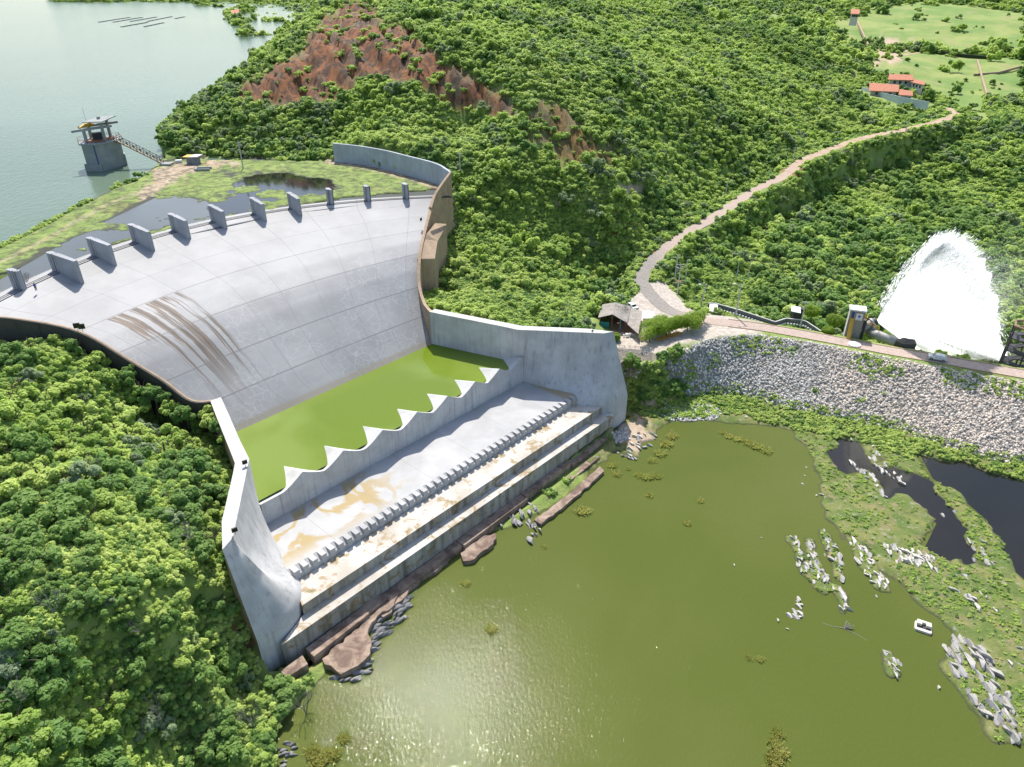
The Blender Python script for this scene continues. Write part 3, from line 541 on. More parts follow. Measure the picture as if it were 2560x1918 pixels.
# upstream guide wall: a curved wall of its own
gwl = dens([(p.x, p.y, 0) for p in GW], 6); q = offs([(p[0], p[1]) for p in gwl], -.7)
m = MB().prism([p[:2] for p in gwl] + [p for p in q[::-1]], 35.5, 43.0); m.build('guide_wall', concrete('pale_guide_wall_concrete', (.40, .44, .48), (.16, .17, .19), .35, .1), label='tall curved grey wall around the far side of the grassy shallows', cat='wall')
# ---------------------------------------------------------------- things
P_ = lambda name, col, **k: M.setdefault(name, plain(name, col, **k))
P_('white_paint', (.68, .68, .66), rough=.45); P_('grey_metal', (.30, .31, .32), rough=.5); P_('dark_metal', (.045, .043, .045), rough=.6); P_('yellow_paint', (.62, .38, .03), rough=.5)
P_('rust', (.22, .10, .05), rough=.8); P_('glass', (.015, .018, .02), rough=.08, var=.02); P_('tyre', (.015, .015, .015), rough=.8); P_('teal', (.02, .22, .24), rough=.6); P_('black_paint', (.01, .01, .01), rough=.4)
P_('wood', (.16, .11, .075), rough=.85, sc=6); P_('pole', (.5, .49, .46), rough=.8); P_('terracotta', (.48, .17, .085), rough=.8, sc=3); P_('plaster', (.62, .60, .55), rough=.85); P_('white_wall', (.50, .56, .60), rough=.85)
P_('taupe', (.24, .23, .20), rough=.7); P_('blue_paint', (.02, .05, .22), rough=.5); P_('red_plastic', (.45, .02, .02), rough=.4); P_('yellow_plastic', (.62, .30, .015), rough=.4); P_('cream', (.66, .60, .50), rough=.5)
P_('brick_patio', (.40, .20, .13), rough=.9, sc=3, bump=.02); P_('bark', (.12, .09, .065), rough=.9, sc=5); P_('deadwood', (.26, .24, .20), rough=.9); P_('skin', (.30, .16, .10)); P_('blue_cloth', (.05, .07, .30)); P_('grey_cloth', (.16, .15, .13)); P_('flange', (.32, .31, .29), rough=.55, sc=1)
P_('fence_grey', (.13, .135, .14), rough=.7); P_('net', (.03, .035, .04), rough=.9); P_('worn_slab_edge', (.3, .2, .15))
def tzf(x, y): return float(tz(x, y))
def topz(b, py):    # height of a vertical thing standing at b whose top shows at picture row py
    v = (959 - py) / F; dd = b.y / (CP + v * SP); return CZ + dd * (v * CP - SP)
def local(o, loc): o.location = loc; return o
# corrugated roof
def corr(name, col, sc=5.):
    t = NT(name); p = t.obj(); w = t.n('ShaderNodeTexWave', wave_type='BANDS', bands_direction='X'); t.l(p, w.inputs[0]); w.inputs['Scale'].default_value = sc; n = t.noise(p, .8, 6, .7)
    c = t.mix(t.ramp(n, .35, .7), tuple(x * .6 for x in col), col); c = t.mix(t.m_('MULTIPLY', w.outputs[1], .25), c, tuple(x * .5 for x in col)); t.set(c, .85); t.bump(w.outputs[1], .6, .05); return t.m
M['fibro'] = corr('fibre_cement_roof', (.42, .38, .33), 1.6); M['tile'] = corr('clay_tile_roof', (.56, .21, .11), 1.2); M['corrugated'] = corr('corrugated_grey_sheet', (.28, .29, .32), 1.5)
# road and tracks
def road(name, line, hw, mat, lift=.06, **k):
    ln = dens([(p[0], p[1], p[2]) for p in line], 10); wj = [hw + (float(fbm(p[0], p[1], 4, 3)) - .5) * (2.2 if p[2] > 12.5 else .1) for p in ln]; a = [offs([(p[0], p[1]) for p in ln], w_)[i] for i, w_ in enumerate(wj)]; b = [offs([(p[0], p[1]) for p in ln], -w_ * .97)[i] for i, w_ in enumerate(wj)]
    r = [[], [], []]
    for p, q, s_ in zip(ln, a, b):
        for c, x, y in ((0, q[0], q[1]), (1, p[0], p[1]), (2, s_[0], s_[1])): r[c].append((x, y, max(p[2], tzf(x, y)) + lift if name != 'road' else max(p[2], tzf(x, y)) + lift))
    m = MB().grid(r); m.f = [f[::-1] for f in m.f]; return m.build(name, mat, smooth=True, **k)
def roadmat():
    t = NT('worn_road'); p = t.pos(); x = t.n('ShaderNodeSeparateXYZ'); t.l(p, x.inputs[0]); n = t.noise(p, .25, 7, .65); n2 = t.noise(p, 1.6, 6, .7)
    pink = t.mix(t.ramp(n2, .3, .7), (.34, .26, .215), (.46, .37, .315)); grey = t.mix(t.ramp(n2, .3, .7), (.20, .18, .16), (.32, .29, .26)); up = t.mix(t.ramp(n, .3, .7), (.34, .23, .16), (.48, .35, .25))
    k = t.m_('MULTIPLY', t.ramp(x.outputs[0], 52, 42), t.ramp(x.outputs[1], 300, 240)); c = t.mix(k, pink, grey); c = t.mix(t.ramp(x.outputs[1], 230, 330), c, up)
    c = t.mix(t.m_('MULTIPLY', t.ramp(n, .55, .7), .35), c, (.24, .20, .17)); t.set(c, .95); t.bump(n2, .5, .05); return t.m
M['road'] = roadmat()
road('road', ROADW, 2.15, M['road'], kind='structure'); road('dirt_track', ROAD2, 2.2, M['road'], .12, kind='structure')
kl = dens(ROADW[:9], 10)
for d, nm in ((2.3, 'far side'), (-2.3, 'river side')):
    q = offs([(p[0], p[1]) for p in kl], d); m = MB(); m2 = [Vector((x, y, 12.0)) for x, y in q]
    for a, b in zip(m2[:-1], m2[1:]): m.bar(a + Vector((0, 0, .02)), b + Vector((0, 0, .02)), .22, .3)
    m.build('kerb', M['brown'], kind='structure')
# ---- intake tower and its footbridge
tw_ = empty('intake_tower', (-136, 242, 36), label='square concrete intake tower standing in the reservoir, open pavilion on top', cat='tower')
def tp(mb, name, mat, par=tw_, **k): o = mb.build(name, mat, par, **k); o.matrix_parent_inverse = Matrix.Translation(-Vector(par.matrix_basis.translation if par.parent is None else (0, 0, 0))); return o
TP = [(-138.1, 235.6), (-133.2, 235.9), (-131.8, 238.4), (-129.8, 244.3), (-133.2, 249.5), (-139.5, 248), (-141.6, 241.5)]
def sh(poly, f): c = np.mean(np.array(poly), 0); return [(c[0] + (a - c[0]) * f, c[1] + (b - c[1]) * f) for a, b in poly]
tp(MB().prism(TP, 30, 44.2), 'shaft', M['tower'])
tp(MB().prism([(-138.6, 234.9), (-133.4, 235.2), (-133.3, 235.8), (-138.9, 236)], 30, 38.2), 'ledge', M['tower']); tp(MB().prism([(-130.6, 243.6), (-129.2, 243.9), (-131.2, 247.6), (-132, 247.2)], 30, 39.6), 'buttress', M['tower'])
tp(MB().prism(sh(TP, 1.12), 44.2, 44.55), 'deck', M['tower'])
for a, b in ((-137.2, 237.6), (-132.6, 240.4), (-139.6, 245.2), (-134.2, 247.2)):
    up = (a, b) in ((-132.6, 240.4), (-134.2, 247.2)); tp(MB().box((a, b, 46.5 if not up else 47.3), (.75, .75, 3.9 if not up else 5.5)), 'column', M['tower'])
tp(MB().bar((-140.4, 236.2, 48.2), (-130.4, 242.6, 48.9), .8, .7), 'crane_beam', M['tower']); tp(MB().bar((-142.2, 243.6, 48.2), (-131.8, 249.6, 48.9), .8, .7), 'crane_beam', M['tower'])
cr = MB(); cr.bar((-138.5, 238.2, 48.9), (-140, 244.4, 49), .5); cr.bar((-136.4, 239.4, 49), (-138, 245.6, 49.1), .5); cr.box((-137.6, 242, 49.4), (2.2, 1.6, .8), .5); tp(cr, 'gantry_crane', M['yellow_paint'])
tp(MB().prism(sh([(-137.6, 239.2), (-131.2, 239.0), (-131.6, 248.6), (-137.2, 248.8)], 1.05), [50.3, 50.6, 50.8, 50.4], [50.55, 50.85, 51.05, 50.65]), 'roof_slab', M['tower']); tp(MB().box((-134.6, 243.6, 51.1), (.8, .8, .9)), 'roof_vent', M['tower'])
tp(MB().tube([(-137.4, 241, 50.8), (-137.4, 241, 54.6)], .05, 5), 'antenna', M['grey_metal']); tp(MB().box((-136.4, 243.6, 45.6), (3.2, 2.2, 2.), .5), 'hoist_housing', M['dark_metal'])
tp(MB().prism(sh(TP, .8), 44.56, 44.62), 'deck_plate', M['rust'])
tp(MB().tube([(-134.3, 235.72, 44.6), (-134.3, 235.72, 35)], .14, 8), 'gauge_pipe', M['blue_paint'])
rl = MB(); pr = sh(TP, 1.1)
for i in range(len(pr)):
    a, b = Vector((*pr[i], 45.5)), Vector((*pr[(i + 1) % len(pr)], 45.5))
    if i != 2: rl.bar(a, b, .06); rl.bar(a - Vector((0, 0, .5)), b - Vector((0, 0, .5)), .05)
    rl.bar(a, a - Vector((0, 0, 1)), .12); mid = (a + b) / 2; rl.bar(mid, mid - Vector((0, 0, 1)), .1)
tp(rl, 'railing', M['rust'])
ba, bb = Vector((-130.2, 242.2, 44.6)), Vector((-115.6, 240.2, 37.6)); br = empty('footbridge', ba, label='narrow steel truss footbridge sloping from the intake tower down to the shore', cat='bridge'); d = (bb - ba); nn = 14; sd_ = Vector((-d.y, d.x, 0)).normalized() * .75
def bp(mb, name, mat): o = mb.build(name, mat, br); o.matrix_parent_inverse = Matrix.Translation(-ba); return o
for sg in (1, -1):
    m = MB(); m.bar(ba + sd_ * sg, bb + sd_ * sg, .22); m.bar(ba + sd_ * sg + Vector((0, 0, 1.5)), bb + sd_ * sg + Vector((0, 0, 1.5)), .14)
    for i in range(nn + 1):
        p = ba + d * (i / nn) + sd_ * sg; m.bar(p, p + Vector((0, 0, 1.5)), .1)
        if i < nn: q = ba + d * ((i + 1) / nn) + sd_ * sg; m.bar(p if i % 2 else p + Vector((0, 0, 1.5)), (q + Vector((0, 0, 1.5))) if i % 2 else q, .08)
    bp(m, 'truss', M['dark_metal'])
bp(MB().grid([[ba + sd_ * .9, ba - sd_ * .9], [bb + sd_ * .9, bb - sd_ * .9]]), 'deck', P_('dry_yellow_plate', (.34, .30, .15)))
ab = at(412, 414, 37); tag(MB().box((-114.2, 240.2, 36.8), (3.6, 3.0, 1.5), -.1).build('bridge_abutment', M['tower']), 'low concrete block where the footbridge lands on the shore', 'block')
# ---- shore yard
q = at(485, 408, 37.2); sz = tzf(q.x, q.y); sd1 = empty('shed', (q.x, q.y, sz), label='round grey corrugated shed under a flat yellow and white roof on the bare shore', cat='shed')
ring = [(math.cos(k * math.pi / 5) * 2.3, math.sin(k * math.pi / 5) * 1.8) for k in range(10)]
local(MB().prism(ring, -.3, 2.3).build('wall', M['corrugated'], sd1), (0, 0, 0)); MB().prism([(-2.6, -1.9), (-.4, -2.1), (0, 2), (-2.4, 1.7)], 2.3, 2.5).build('roof_panel', M['yellow_paint'], sd1, label='yellow roof panel'); MB().prism([(-.38, -2.1), (2.3, -1.8), (2.7, 1.9), (.02, 2.0)], 2.34, 2.56).build('roof_panel', M['white_paint'], sd1, label='white roof panel')
for k in range(4): MB().bar((2.2, -.9 + k * .6, 2.2), (4.2, -1.2 + k * .8, 2.0), .12).build('pole', M['wood'], sd1)
q = at(508, 424, 37); zz = tzf(q.x, q.y) - .1; m = MB()
for a, b in (((-2.4, 1.2), (2.2, 1.6)), ((2.6, -1.2), (-2.0, -1.5)), ((-2.5, 1.2), (-2.0, -1.5))): m.bar((q.x + a[0], q.y + a[1] , zz + .35), (q.x + b[0], q.y + b[1], zz + .35), .55, .7)
tag(m.build('concrete_curb', M['tower'], bevel=.04), 'open rectangle of low concrete kerbs in the grass below the round shed', 'kerb')
q = at(447, 405, 37.3); m = MB().box((q.x, q.y, tzf(q.x, q.y) + .5), (2.2, 1.4, 1.0), .3); tag(m.build('water_tank', M['white_paint'], bevel=.25), 'small whitish tank lying on the bare shore beside the round shed', 'tank')
# ---- utility poles
def pole(base, tops, arms, label, r=.16, name='utility_pole', lean=0, lamp=False):
    z0 = tzf(base.x, base.y); b = Vector((base.x, base.y, z0)); zt = topz(b, tops); h = max(3, zt - z0)
    e = empty(name, b, label=label, cat='pole', group='concrete poles'); MB().tube([(0, 0, -.3), (lean, 0, h)], [r, r * .6], 8).build('post', M['pole'], e)
    for hz, w in arms: MB().bar((lean - w, .2, h * hz), (lean + w, -.2, h * hz), .12).build('crossarm', M['pole'], e)
    if lamp: MB().bar((lean, 0, h * .97), (lean - 1.5, -.2, h * 1.01), .08).build('lamp_arm', M['grey_metal'], e); MB().box((lean - 1.8, -.25, h * 1.01), (.8, .3, .18)).build('lamp_head', M['white_paint'], e)
    return e, b + Vector((lean, 0, h))
PL = [((1688, 690, 14), 636, [(.9, .9), (.6, .5)], 'grey pole with a transformer box beside the small red tiled roof'), ((1694, 728, 13), 660, [(.97, 1.2), (.86, .7)], 'tall grey pole with a cluttered crossarm head at the edge of the gravel turning area'),
      ((1714, 695, 14), 650, [], 'thin grey pole in the bushes just behind the cluttered crossarm pole'), ((1750, 757, 12.5), 711, [], 'leaning grey lamp pole beside the end of the grey channel wall'), ((1839, 791, 12), 710, [(.97, .5), (.8, .4)], 'tall pale lamp pole at the roadside beside the grey channel wall'),
      ((1842, 689, 12), 657, [], 'thin pole in the bushes uphill, left of its twin'), ((1871, 686, 12), 655, [], 'thin pole in the bushes uphill, right of its twin'), ((2003, 806, 12), 754, [(.98, .8)], 'slim pole with a white crossarm beside the round clipped tree'),
      ((1981, 408, 24), 369, [(.95, .6)], 'pole on the hillside above the bend of the dirt road'), ((1815, 483, 22), 450, [(.95, .6)], 'pole half hidden by bushes on the slope above the road'), ((2262, 336, 26), 304, [(.95, .6)], 'pole beside the far dirt road below the walled farmhouse'),
      ((608, 421, 37), 352, [(.93, .7)], 'pale pole standing alone on the grass at the foot of the cut hill'), ((1150, 416, 40), 382, [(.95, .6)], 'pole in the scrub behind the curved guide wall')]
tops = []
for i, (b, tp_, ar, lb) in enumerate(PL): tops.append(pole(at(*b), tp_, ar, lb, lamp=i in (3, 4), r=.17 if i in (2, 5, 6) else .23, lean=1. if i == 3 else 0)[1])
e = [o for o in C.objects if o.name == 'utility_pole'][0]; MB().box((.35, 0, 5.2), (.6, .6, 1.)).build('transformer', M['grey_metal'], e)
def wire(a, b, sag=.8): return MB().tube([a.lerp(b, k / 10) - Vector((0, 0, sag * 4 * (k / 10) * (1 - k / 10))) for k in range(11)], .025, 4)
for a, b, l in ((0, 6, 'upper'), (4, 7, 'roadside'), (1, 3, 'short'), (9, 8, 'hillside'), (8, 10, 'far')): tag(wire(tops[a], tops[b]).build('power_line', M['grey_metal']), {'upper': 'thin cable running over the bushes from the transformer pole', 'roadside': 'cable strung along the road between the two lamp poles', 'short': 'short cable between the cluttered pole and the leaning lamp pole', 'hillside': 'cable between the two poles on the hillside', 'far': 'cable reaching to the farmhouse pole'}[l], 'cable')
# ---- bar hut, terrace, canopy
def roofpoly(mb, name, mat, par, org): o = mb.build(name, mat, par); o.matrix_parent_inverse = Matrix.Translation(-org); return o
HZ = 12.0; fl = at(1511, 842, HZ); HO = Vector((fl.x, fl.y, HZ)); hut = empty('open_bar_hut', HO, label='open wooden bar hut with grey corrugated gable roof and teal front beside the basin wall', cat='hut')
RF, RB = at(1531, 787, 16.6), at(1538.5, 757, 16.6); LF, LB = at(1495, 795, 15.0), at(1506, 762, 15.0); GF, GB = at(1568, 808, 14.6), at(1577, 768, 14.6); EF, EB = at(1596, 836, 12.0 + 2.2), at(1606, 779, 14.2)
def thick(poly, t=.1):
    n = len(poly); m = MB(); up = Vector((0, 0, t)); return m.add([p for p in poly] + [p + up for p in poly], [tuple(range(n)), tuple(range(n, 2 * n))[::-1]] + [(i, (i + 1) % n, n + (i + 1) % n, n + i) for i in range(n)])
for pl, nm in (([RF, RB, LB, LF], 'roof_slope'), ([RF, GF, GB, RB], 'roof_slope'), ([GF - Vector((0, 0, .35)), EF, EB, GB - Vector((0, 0, .35))], 'lean_to_roof')): roofpoly(thick(pl), nm, M['fibro'], hut, HO)
axs = (RB - RF); axs.z = 0; L_ = axs.length; axs.normalize(); prp = Vector((-axs.y, axs.x, 0)); 
def hp(a, b, z): v = Vector((RF.x, RF.y, 0)) + axs * a + prp * b; v.z = z; return v
wl, wr = (LF - RF).dot(prp), (GF - RF).dot(prp); we = (EF - RF).dot(prp)
for a, b in ((.4, wl * .85), (.4, wr * .9), (L_ - .4, wl * .85), (L_ - .4, wr * .9), (.4, 0), (1.5, we * .93), (L_ - .5, we * .93)): roofpoly(MB().bar(hp(a, b, HZ - .5), hp(a, b, 15.0 if abs(b) > .1 else 16.4) if abs(b) < abs(we) * .9 else hp(a, b, 14.1), .22), 'post', M['wood'], hut, HO)
roofpoly(MB().bar(hp(.35, wl * .85, 13.0), hp(.35, wl * .2, 13.0), .12, 2.4), 'front_panel', M['teal'], hut, HO); roofpoly(MB().bar(hp(.3, wr * .55, 12), hp(.3, wr * .55, 15.6), .3), 'teal_post', M['teal'], hut, HO)
roofpoly(MB().bar(hp(L_ - .3, wl * .85, 13.6), hp(L_ - .3, wr * .9, 13.6), .12, 3.2), 'back_wall', M['wood'], hut, HO); roofpoly(MB().bar(hp(.4, wl * .85, 13.4), hp(L_ - .4, wl * .85, 13.4), .12, 2.8), 'side_wall', M['wood'], hut, HO)
roofpoly(MB().prism([hp(-.6, wl, 0)[:2], hp(-.6, we * 1.02, 0)[:2], hp(L_, we * 1.02, 0)[:2], hp(L_, wl, 0)[:2]], 10.8, 12.08), 'floor', M['brick_patio'], hut, HO)
pt = [at(1525, 872, 11.2), at(1600, 876, 11.2), at(1601, 866, 11.9), at(1540, 852, 11.9)]; m = MB().prism([p[:2] for p in pt], 9, [11.3, 11.3, 11.8, 11.8]); tag(m.build('brick_terrace', M['brick_patio']), 'small reddish paved terrace in front of the bar hut', 'terrace')
fe = empty('terrace_fence', pt[0], label='thin post and wire fence along the front of the reddish terrace', cat='fence'); ps = [at(1522 + i * 13, 872 + i * .6, 11.3) for i in range(7)]
for p in ps: o = MB().bar(p, p + Vector((0, 0, 1.1)), .1).build('post', M['wood'], fe); o.matrix_parent_inverse = Matrix.Translation(-pt[0])
o = MB().bar(ps[0] + Vector((0, 0, 1)), ps[-1] + Vector((0, 0, 1)), .05).build('rail', M['wood'], fe); o.matrix_parent_inverse = Matrix.Translation(-pt[0])
chair_b = MB(); chair_b.box((0, 0, .45), (.42, .42, .05)); chair_b.box((0, .2, .68), (.42, .04, .42))
for a, b in ((-.19, -.19), (.19, -.19), (-.19, .19), (.19, .19)): chair_b.bar((a, b, 0), (a, b, .45), .04)
table_b = MB().box((0, 0, .72), (.8, .8, .04))
for a, b in ((-.34, -.34), (.34, -.34), (-.34, .34), (.34, .34)): table_b.bar((a, b, 0), (a, b, .7), .06)
def furn(spots, mat, lab, colr):
    c0 = t0_ = None
    for i, (px, py, z) in enumerate(spots):
        p = at(px, py, z)
        for k, dx in enumerate((-.8, .8, 0)):
            if k < 2:
                if c0 is None: c0 = chair_b.build('plastic_chair', mat); o = c0
                else: o = c0.copy(); C.objects.link(o)
                tag(o, f'{colr} plastic chair at a table {lab}', 'chair', f'{colr} chairs {lab}'); o.rotation_euler = (0, 0, 1.57 if k == 0 else -1.57)
            else:
                if t0_ is None: t0_ = table_b.build('plastic_table', mat); o = t0_
                else: o = t0_.copy(); C.objects.link(o)
                tag(o, f'{colr} plastic table {lab}', 'table', f'{colr} tables {lab}')
            o.location = (p.x + dx, p.y, z + .08)
furn([(1567, 842, 12), (1577, 841, 12)], M['white_paint'], 'under the hut roof', 'white'); furn([(1660, 849, 12), (1672, 845, 12), (1683, 842, 12), (1694, 839, 12), (1648, 853, 12)], M['yellow_plastic'], 'under the long clipped canopy', 'yellow'); furn([(1604, 852, 12), (1746, 817, 12)], M['red_plastic'], 'at the ends of the clipped canopy', 'red')
tag(thick([at(1605, 797, 13.6), at(1635, 796, 13.6), at(1636, 779, 13.6), at(1606, 777, 13.6)], .08).build('awning', M['white_paint']), 'flat white awning sheet between the hut roof and the clipped canopy', 'awning')
for i, (px, py, h) in enumerate(((1512, 748, 1.2), (1528, 752, 2.4))):
    p = at(px, py, 12.2); tag(MB().tube([(p.x, p.y, 12), (p.x, p.y, 12 + h), (p.x + .5, p.y, 12 + h)], .22, 8).build('standpipe', M['teal']), ['short teal standpipe behind the hut', 'tall teal standpipe behind the hut'][i], 'pipe')
# ---- cars
def car(loc, rz, label):
    e = empty('car', loc, rz, label=label, cat='car'); prof = [(-2.0, .35), (-2.02, .75), (-1.9, .95), (-1.15, 1.02), (-.55, 1.42), (.6, 1.47), (1.35, 1.38), (1.85, 1.0), (1.98, .8), (1.98, .35)]; m = MB(); rows = []
    for y, w in ((-.86, 0), (-.84, 1), (.84, 1), (.86, 0)): rows.append([(x, y * (.8 if z > 1.1 else 1), z) for x, z in prof])
    n = len(prof); m.grid([rows[0], rows[3]]); m.add([p for p in rows[0]], [tuple(range(n))]); m.add([p for p in rows[3]], [tuple(range(n))[::-1]]); m.build('body', M['white_paint'], e, bevel=.05)
    g = MB()
    for sg in (1, -1):
        y = .79 * sg
        g.add([(-1.0, y * 1.04, 1.03), (-.52, y * .90, 1.36), (-.02, y * .89, 1.40), (-.02, y * 1.06, 1.03)], [(0, 1, 2, 3)]); g.add([(.06, y * 1.06, 1.03), (.06, y * .89, 1.40), (.62, y * .89, 1.40), (1.0, y * 1.04, 1.03)], [(0, 1, 2, 3)])
    g.build('side_windows', M['glass'], e); MB().add([(-1.17, -.66, 1.06), (-1.17, .66, 1.06), (-.6, .6, 1.43), (-.6, -.6, 1.43)], [(0, 1, 2, 3)]).build('windscreen', M['glass'], e); MB().add([(1.42, -.58, 1.37), (1.42, .58, 1.37), (1.83, .64, 1.05), (1.83, -.64, 1.05)], [(0, 1, 2, 3)]).build('rear_window', M['glass'], e)
    for x in (-1.25, 1.25):
        for y in (-.8, .8):
            w = MB().tube([(x, y - .1, .32), (x, y + .1, .32)], .32, 16).build('wheel', M['tyre'], e); MB().tube([(x, y - .13, .32), (x, y + .13, .32)], .18, 12).build('rim', M['grey_metal'], w)
    for y in (-.6, .6): MB().box((-1.99, y, .72), (.1, .36, .16)).build('headlight', M['glass'], e); MB().box((1.97, y, .82), (.08, .26, .22)).build('tail_light', M['red_plastic'], e)
    MB().box((-2.03, 0, .48), (.04, .8, .14)).build('grille', M['dark_metal'], e); return e
p = at(2342, 899, 12.1); dr_ = Vector(ROADW[2]) - Vector(ROADW[4]); car((p.x, p.y, 12.08), math.atan2(dr_.y, dr_.x), 'white hatchback alone on the road on top of the dam')
p = at(1580, 772, 12); car((p.x, p.y, 12.05), R(115), 'white car parked on the gravel behind the bar hut')
p = at(1581, 728, 12.8); m = MB().box((p.x, p.y, tzf(p.x, p.y) + .5), (.5, 1.5, .5), .3); [m.tube([(p.x + a, p.y - .1, 12.9), (p.x + a, p.y + .1, 12.9)], .3, 12) for a in (-.6, .6)]; tag(m.build('motorcycle', M['dark_metal']), 'dark motorcycle parked where the road meets the gravel', 'motorcycle')
# ---- channel wall beside the road, white ramp
cw = [at(*q) for q in ((1769, 768, 12), (1789, 769, 12), (1850, 786, 12), (1936, 815, 11.6), (1963, 806, 11.2), (2001, 810, 11.2), (2014, 814, 11), (2050, 838, 10.6))]; e = empty('channel_wall', cw[0], label='long low dark grey wall with pale coping bending along the road', cat='wall')
m, m2 = MB(), MB()
for a, b in zip(cw[:-1], cw[1:]): m.bar(a + Vector((0, 0, .3)), b + Vector((0, 0, .3)), .2, 1.7); m2.bar(a + Vector((0, 0, 1.2)), b + Vector((0, 0, 1.2)), .34, .14)
for o in (m.build('wall_face', M['fence_grey'], e), m2.build('coping', M['wall'], e)): o.matrix_parent_inverse = Matrix.Translation(-cw[0])
cl_ = MB(); 
for a, b in zip(cw[:-1], cw[1:]):
    off = Vector((-.35, -.85, 0)); n = int((b - a).length / .9) + 1
    for i in range(n): q = a.lerp(b, i / n) + off; cl_.box((q.x, q.y, q.z + .1), (.5, .3, .35), .3)
o = cl_.build('stone_coping', M['white_paint'], e); o.matrix_parent_inverse = Matrix.Translation(-cw[0])
tag(thick([at(1773, 778, 12.5), at(1793, 783, 12.5), at(1795, 761, 13.0), at(1774, 759, 13.0)], .15).build('white_ramp', M['white_paint']), 'white slab ramp at the head of the grey channel wall', 'ramp')
# ---- outlet works
CB = at(2128, 845, 11.5); cb = empty('control_house', (CB.x, CB.y, 9), R(-20), label='tall taupe control house with white roof, blue sign and yellow stair', cat='building')
cb.scale = (.8, .8, 1); h0 = topz(CB, 778) - 9; MB().box((0, 1.6, h0 / 2 - 1), (4.4, 3.4, h0 + 2)).build('wall', M['taupe'], cb); MB().add([(-2.21, -.12, -1), (-2.21, 3.32, -1), (-2.21, 3.32, h0), (-2.21, -.12, h0)], [(0, 1, 2, 3)]).build('side_wall', M['plaster'], cb, label='pale side wall')
MB().prism([(-2.5, -.4), (2.5, -.4), (2.5, 3.7), (-2.5, 3.7)], h0, h0 + .35).build('roof', M['white_paint'], cb, bevel=.03)
sg = MB().box((.7, -.15, h0 - 1.5), (1.9, .06, 1.8)).build('sign', M['white_paint'], cb); em_ = MB()
for k in range(5):
    a = math.pi / 2 + k * 2 * math.pi / 5; c_, s_ = math.cos(a), math.sin(a); em_.add([(.7 + c_ * r_ - s_ * w_, -.19, h0 - 1.35 + s_ * r_ + c_ * w_) for r_, w_ in ((.05, -.06), (.38, -.14), (.62, 0), (.38, .14), (.05, .06))], [(0, 1, 2, 3, 4)])
em_.add([(.7 + math.cos(a) * .2, -.192, h0 - 1.35 + math.sin(a) * .2) for a in np.linspace(0, 6.28, 13)[:-1]], [tuple(range(12))]); em_.build('emblem', M['blue_paint'], sg)
ln_ = MB(); [ln_.box((.18 + i * .15, -.185, h0 - 2.22), (.1, .02, .12)) for i in range(8)]; ln_.build('lettering', M['blue_paint'], sg)
MB().box((-1.2, -.14, h0 - 1.15), (.8, .08, 1.7)).build('door', M['blue_paint'], cb)
st = MB(); st.bar((-1.2, -.1, h0 - 2.0), (-1.15, -4.0, .9), 1.0, .12)
for sgn in (-.5, .5): st.bar((-1.2 + sgn, -.1, h0 - 1.2), (-1.15 + sgn, -4.0, 1.7), .08); [st.bar((-1.2 + sgn, -.1 - 3.9 * k / 6, (h0 - 2.0) + (.9 - h0 + 2.0) * k / 6), (-1.2 + sgn, -.1 - 3.9 * k / 6, (h0 - 1.2) + (1.7 - h0 + 1.2) * k / 6), .06) for k in range(7)]
st.build('stair', M['yellow_paint'], cb)
wt = at(2128, 852, 12.3); tag(MB().tube([(wt.x, wt.y - 2, 11), (wt.x, wt.y - 2, 12.4), (wt.x, wt.y - 2, 12.9)], [1.5, 1.5, .4], 14).build('water_tank', M['white_paint']), 'squat white tank at the foot of the yellow stair', 'tank')
def rails(pts_, name, label, z1=1.05):
    m = MB()
    for a, b in zip(pts_[:-1], pts_[1:]):
        for h in (z1, z1 * .55): m.bar(a + Vector((0, 0, h)), b + Vector((0, 0, h)), .09)
        n = max(1, int((b - a).length / 1.1))
        for i in range(n + 1): q = a.lerp(b, i / n); m.bar(q, q + Vector((0, 0, z1)), .09)
    return tag(m.build(name, M['yellow_paint']), label, 'railing')
JT = at(2191, 803, 14.5); ax = Vector((.86, .10, .42)).normalized()
rails([at(2150, 795, 15.5), at(2167, 798, 15.5), at(2166, 806, 15.5), at(2150, 803, 15.5)], 'railing', 'yellow railing around the platform beside the control house', 1.3); rails([at(2164, 812, 14), at(2180, 820, 13.6), at(2196, 830, 13)], 'railing', 'yellow railing running down over the big grey pipe', 1.2)
tag(MB().prism([at(2149, 800, 15.3)[:2], at(2168, 803, 15.3)[:2], at(2168, 797, 15.3)[:2], at(2150, 793, 15.3)[:2]], 9, 15.3).build('valve_platform', M['dark_metal']), 'dark raised platform between control house and outlet valve', 'platform')
vl = empty('outlet_valve', JT, label='stubby grey outlet valve barrel the white jet bursts from', cat='valve')
for a, b, r_, nm, mt in ((-5.5, -1.2, 1.0, 'barrel', 'flange'), (-1.4, -.9, 1.35, 'flange', 'grey_metal'), (-.9, -.1, 1.1, 'nozzle', 'dark_metal')): MB().tube([ax * a, ax * b], r_, 18).build(nm, M[mt], vl)
pp = [at(2162, 818, 11.5), at(2180, 832, 11.8), at(2205, 842, 12), at(2240, 856, 11.6)]; pi_ = empty('penstock_pipe', pp[0], label='fat grey steel pipe lying along the road between valve and concrete block', cat='pipe')
o = MB().tube(dens(pp, 6), 1.15, 18).build('pipe', M['flange'], pi_, smooth=True); o.matrix_parent_inverse = Matrix.Translation(-pp[0]); o = MB().tube([pp[1] + Vector((0, 0, 1.3)), pp[1] + Vector((0, 0, 1.9))], .6, 12).build('manhole', M['grey_metal'], pi_); o.matrix_parent_inverse = Matrix.Translation(-pp[0])
tk_ = [at(2236, 856, 11.8), at(2256, 866, 11.8), at(2290, 866, 11.8), at(2286, 852, 12.6), at(2272, 851, 12.8), at(2260, 844, 13.2)]
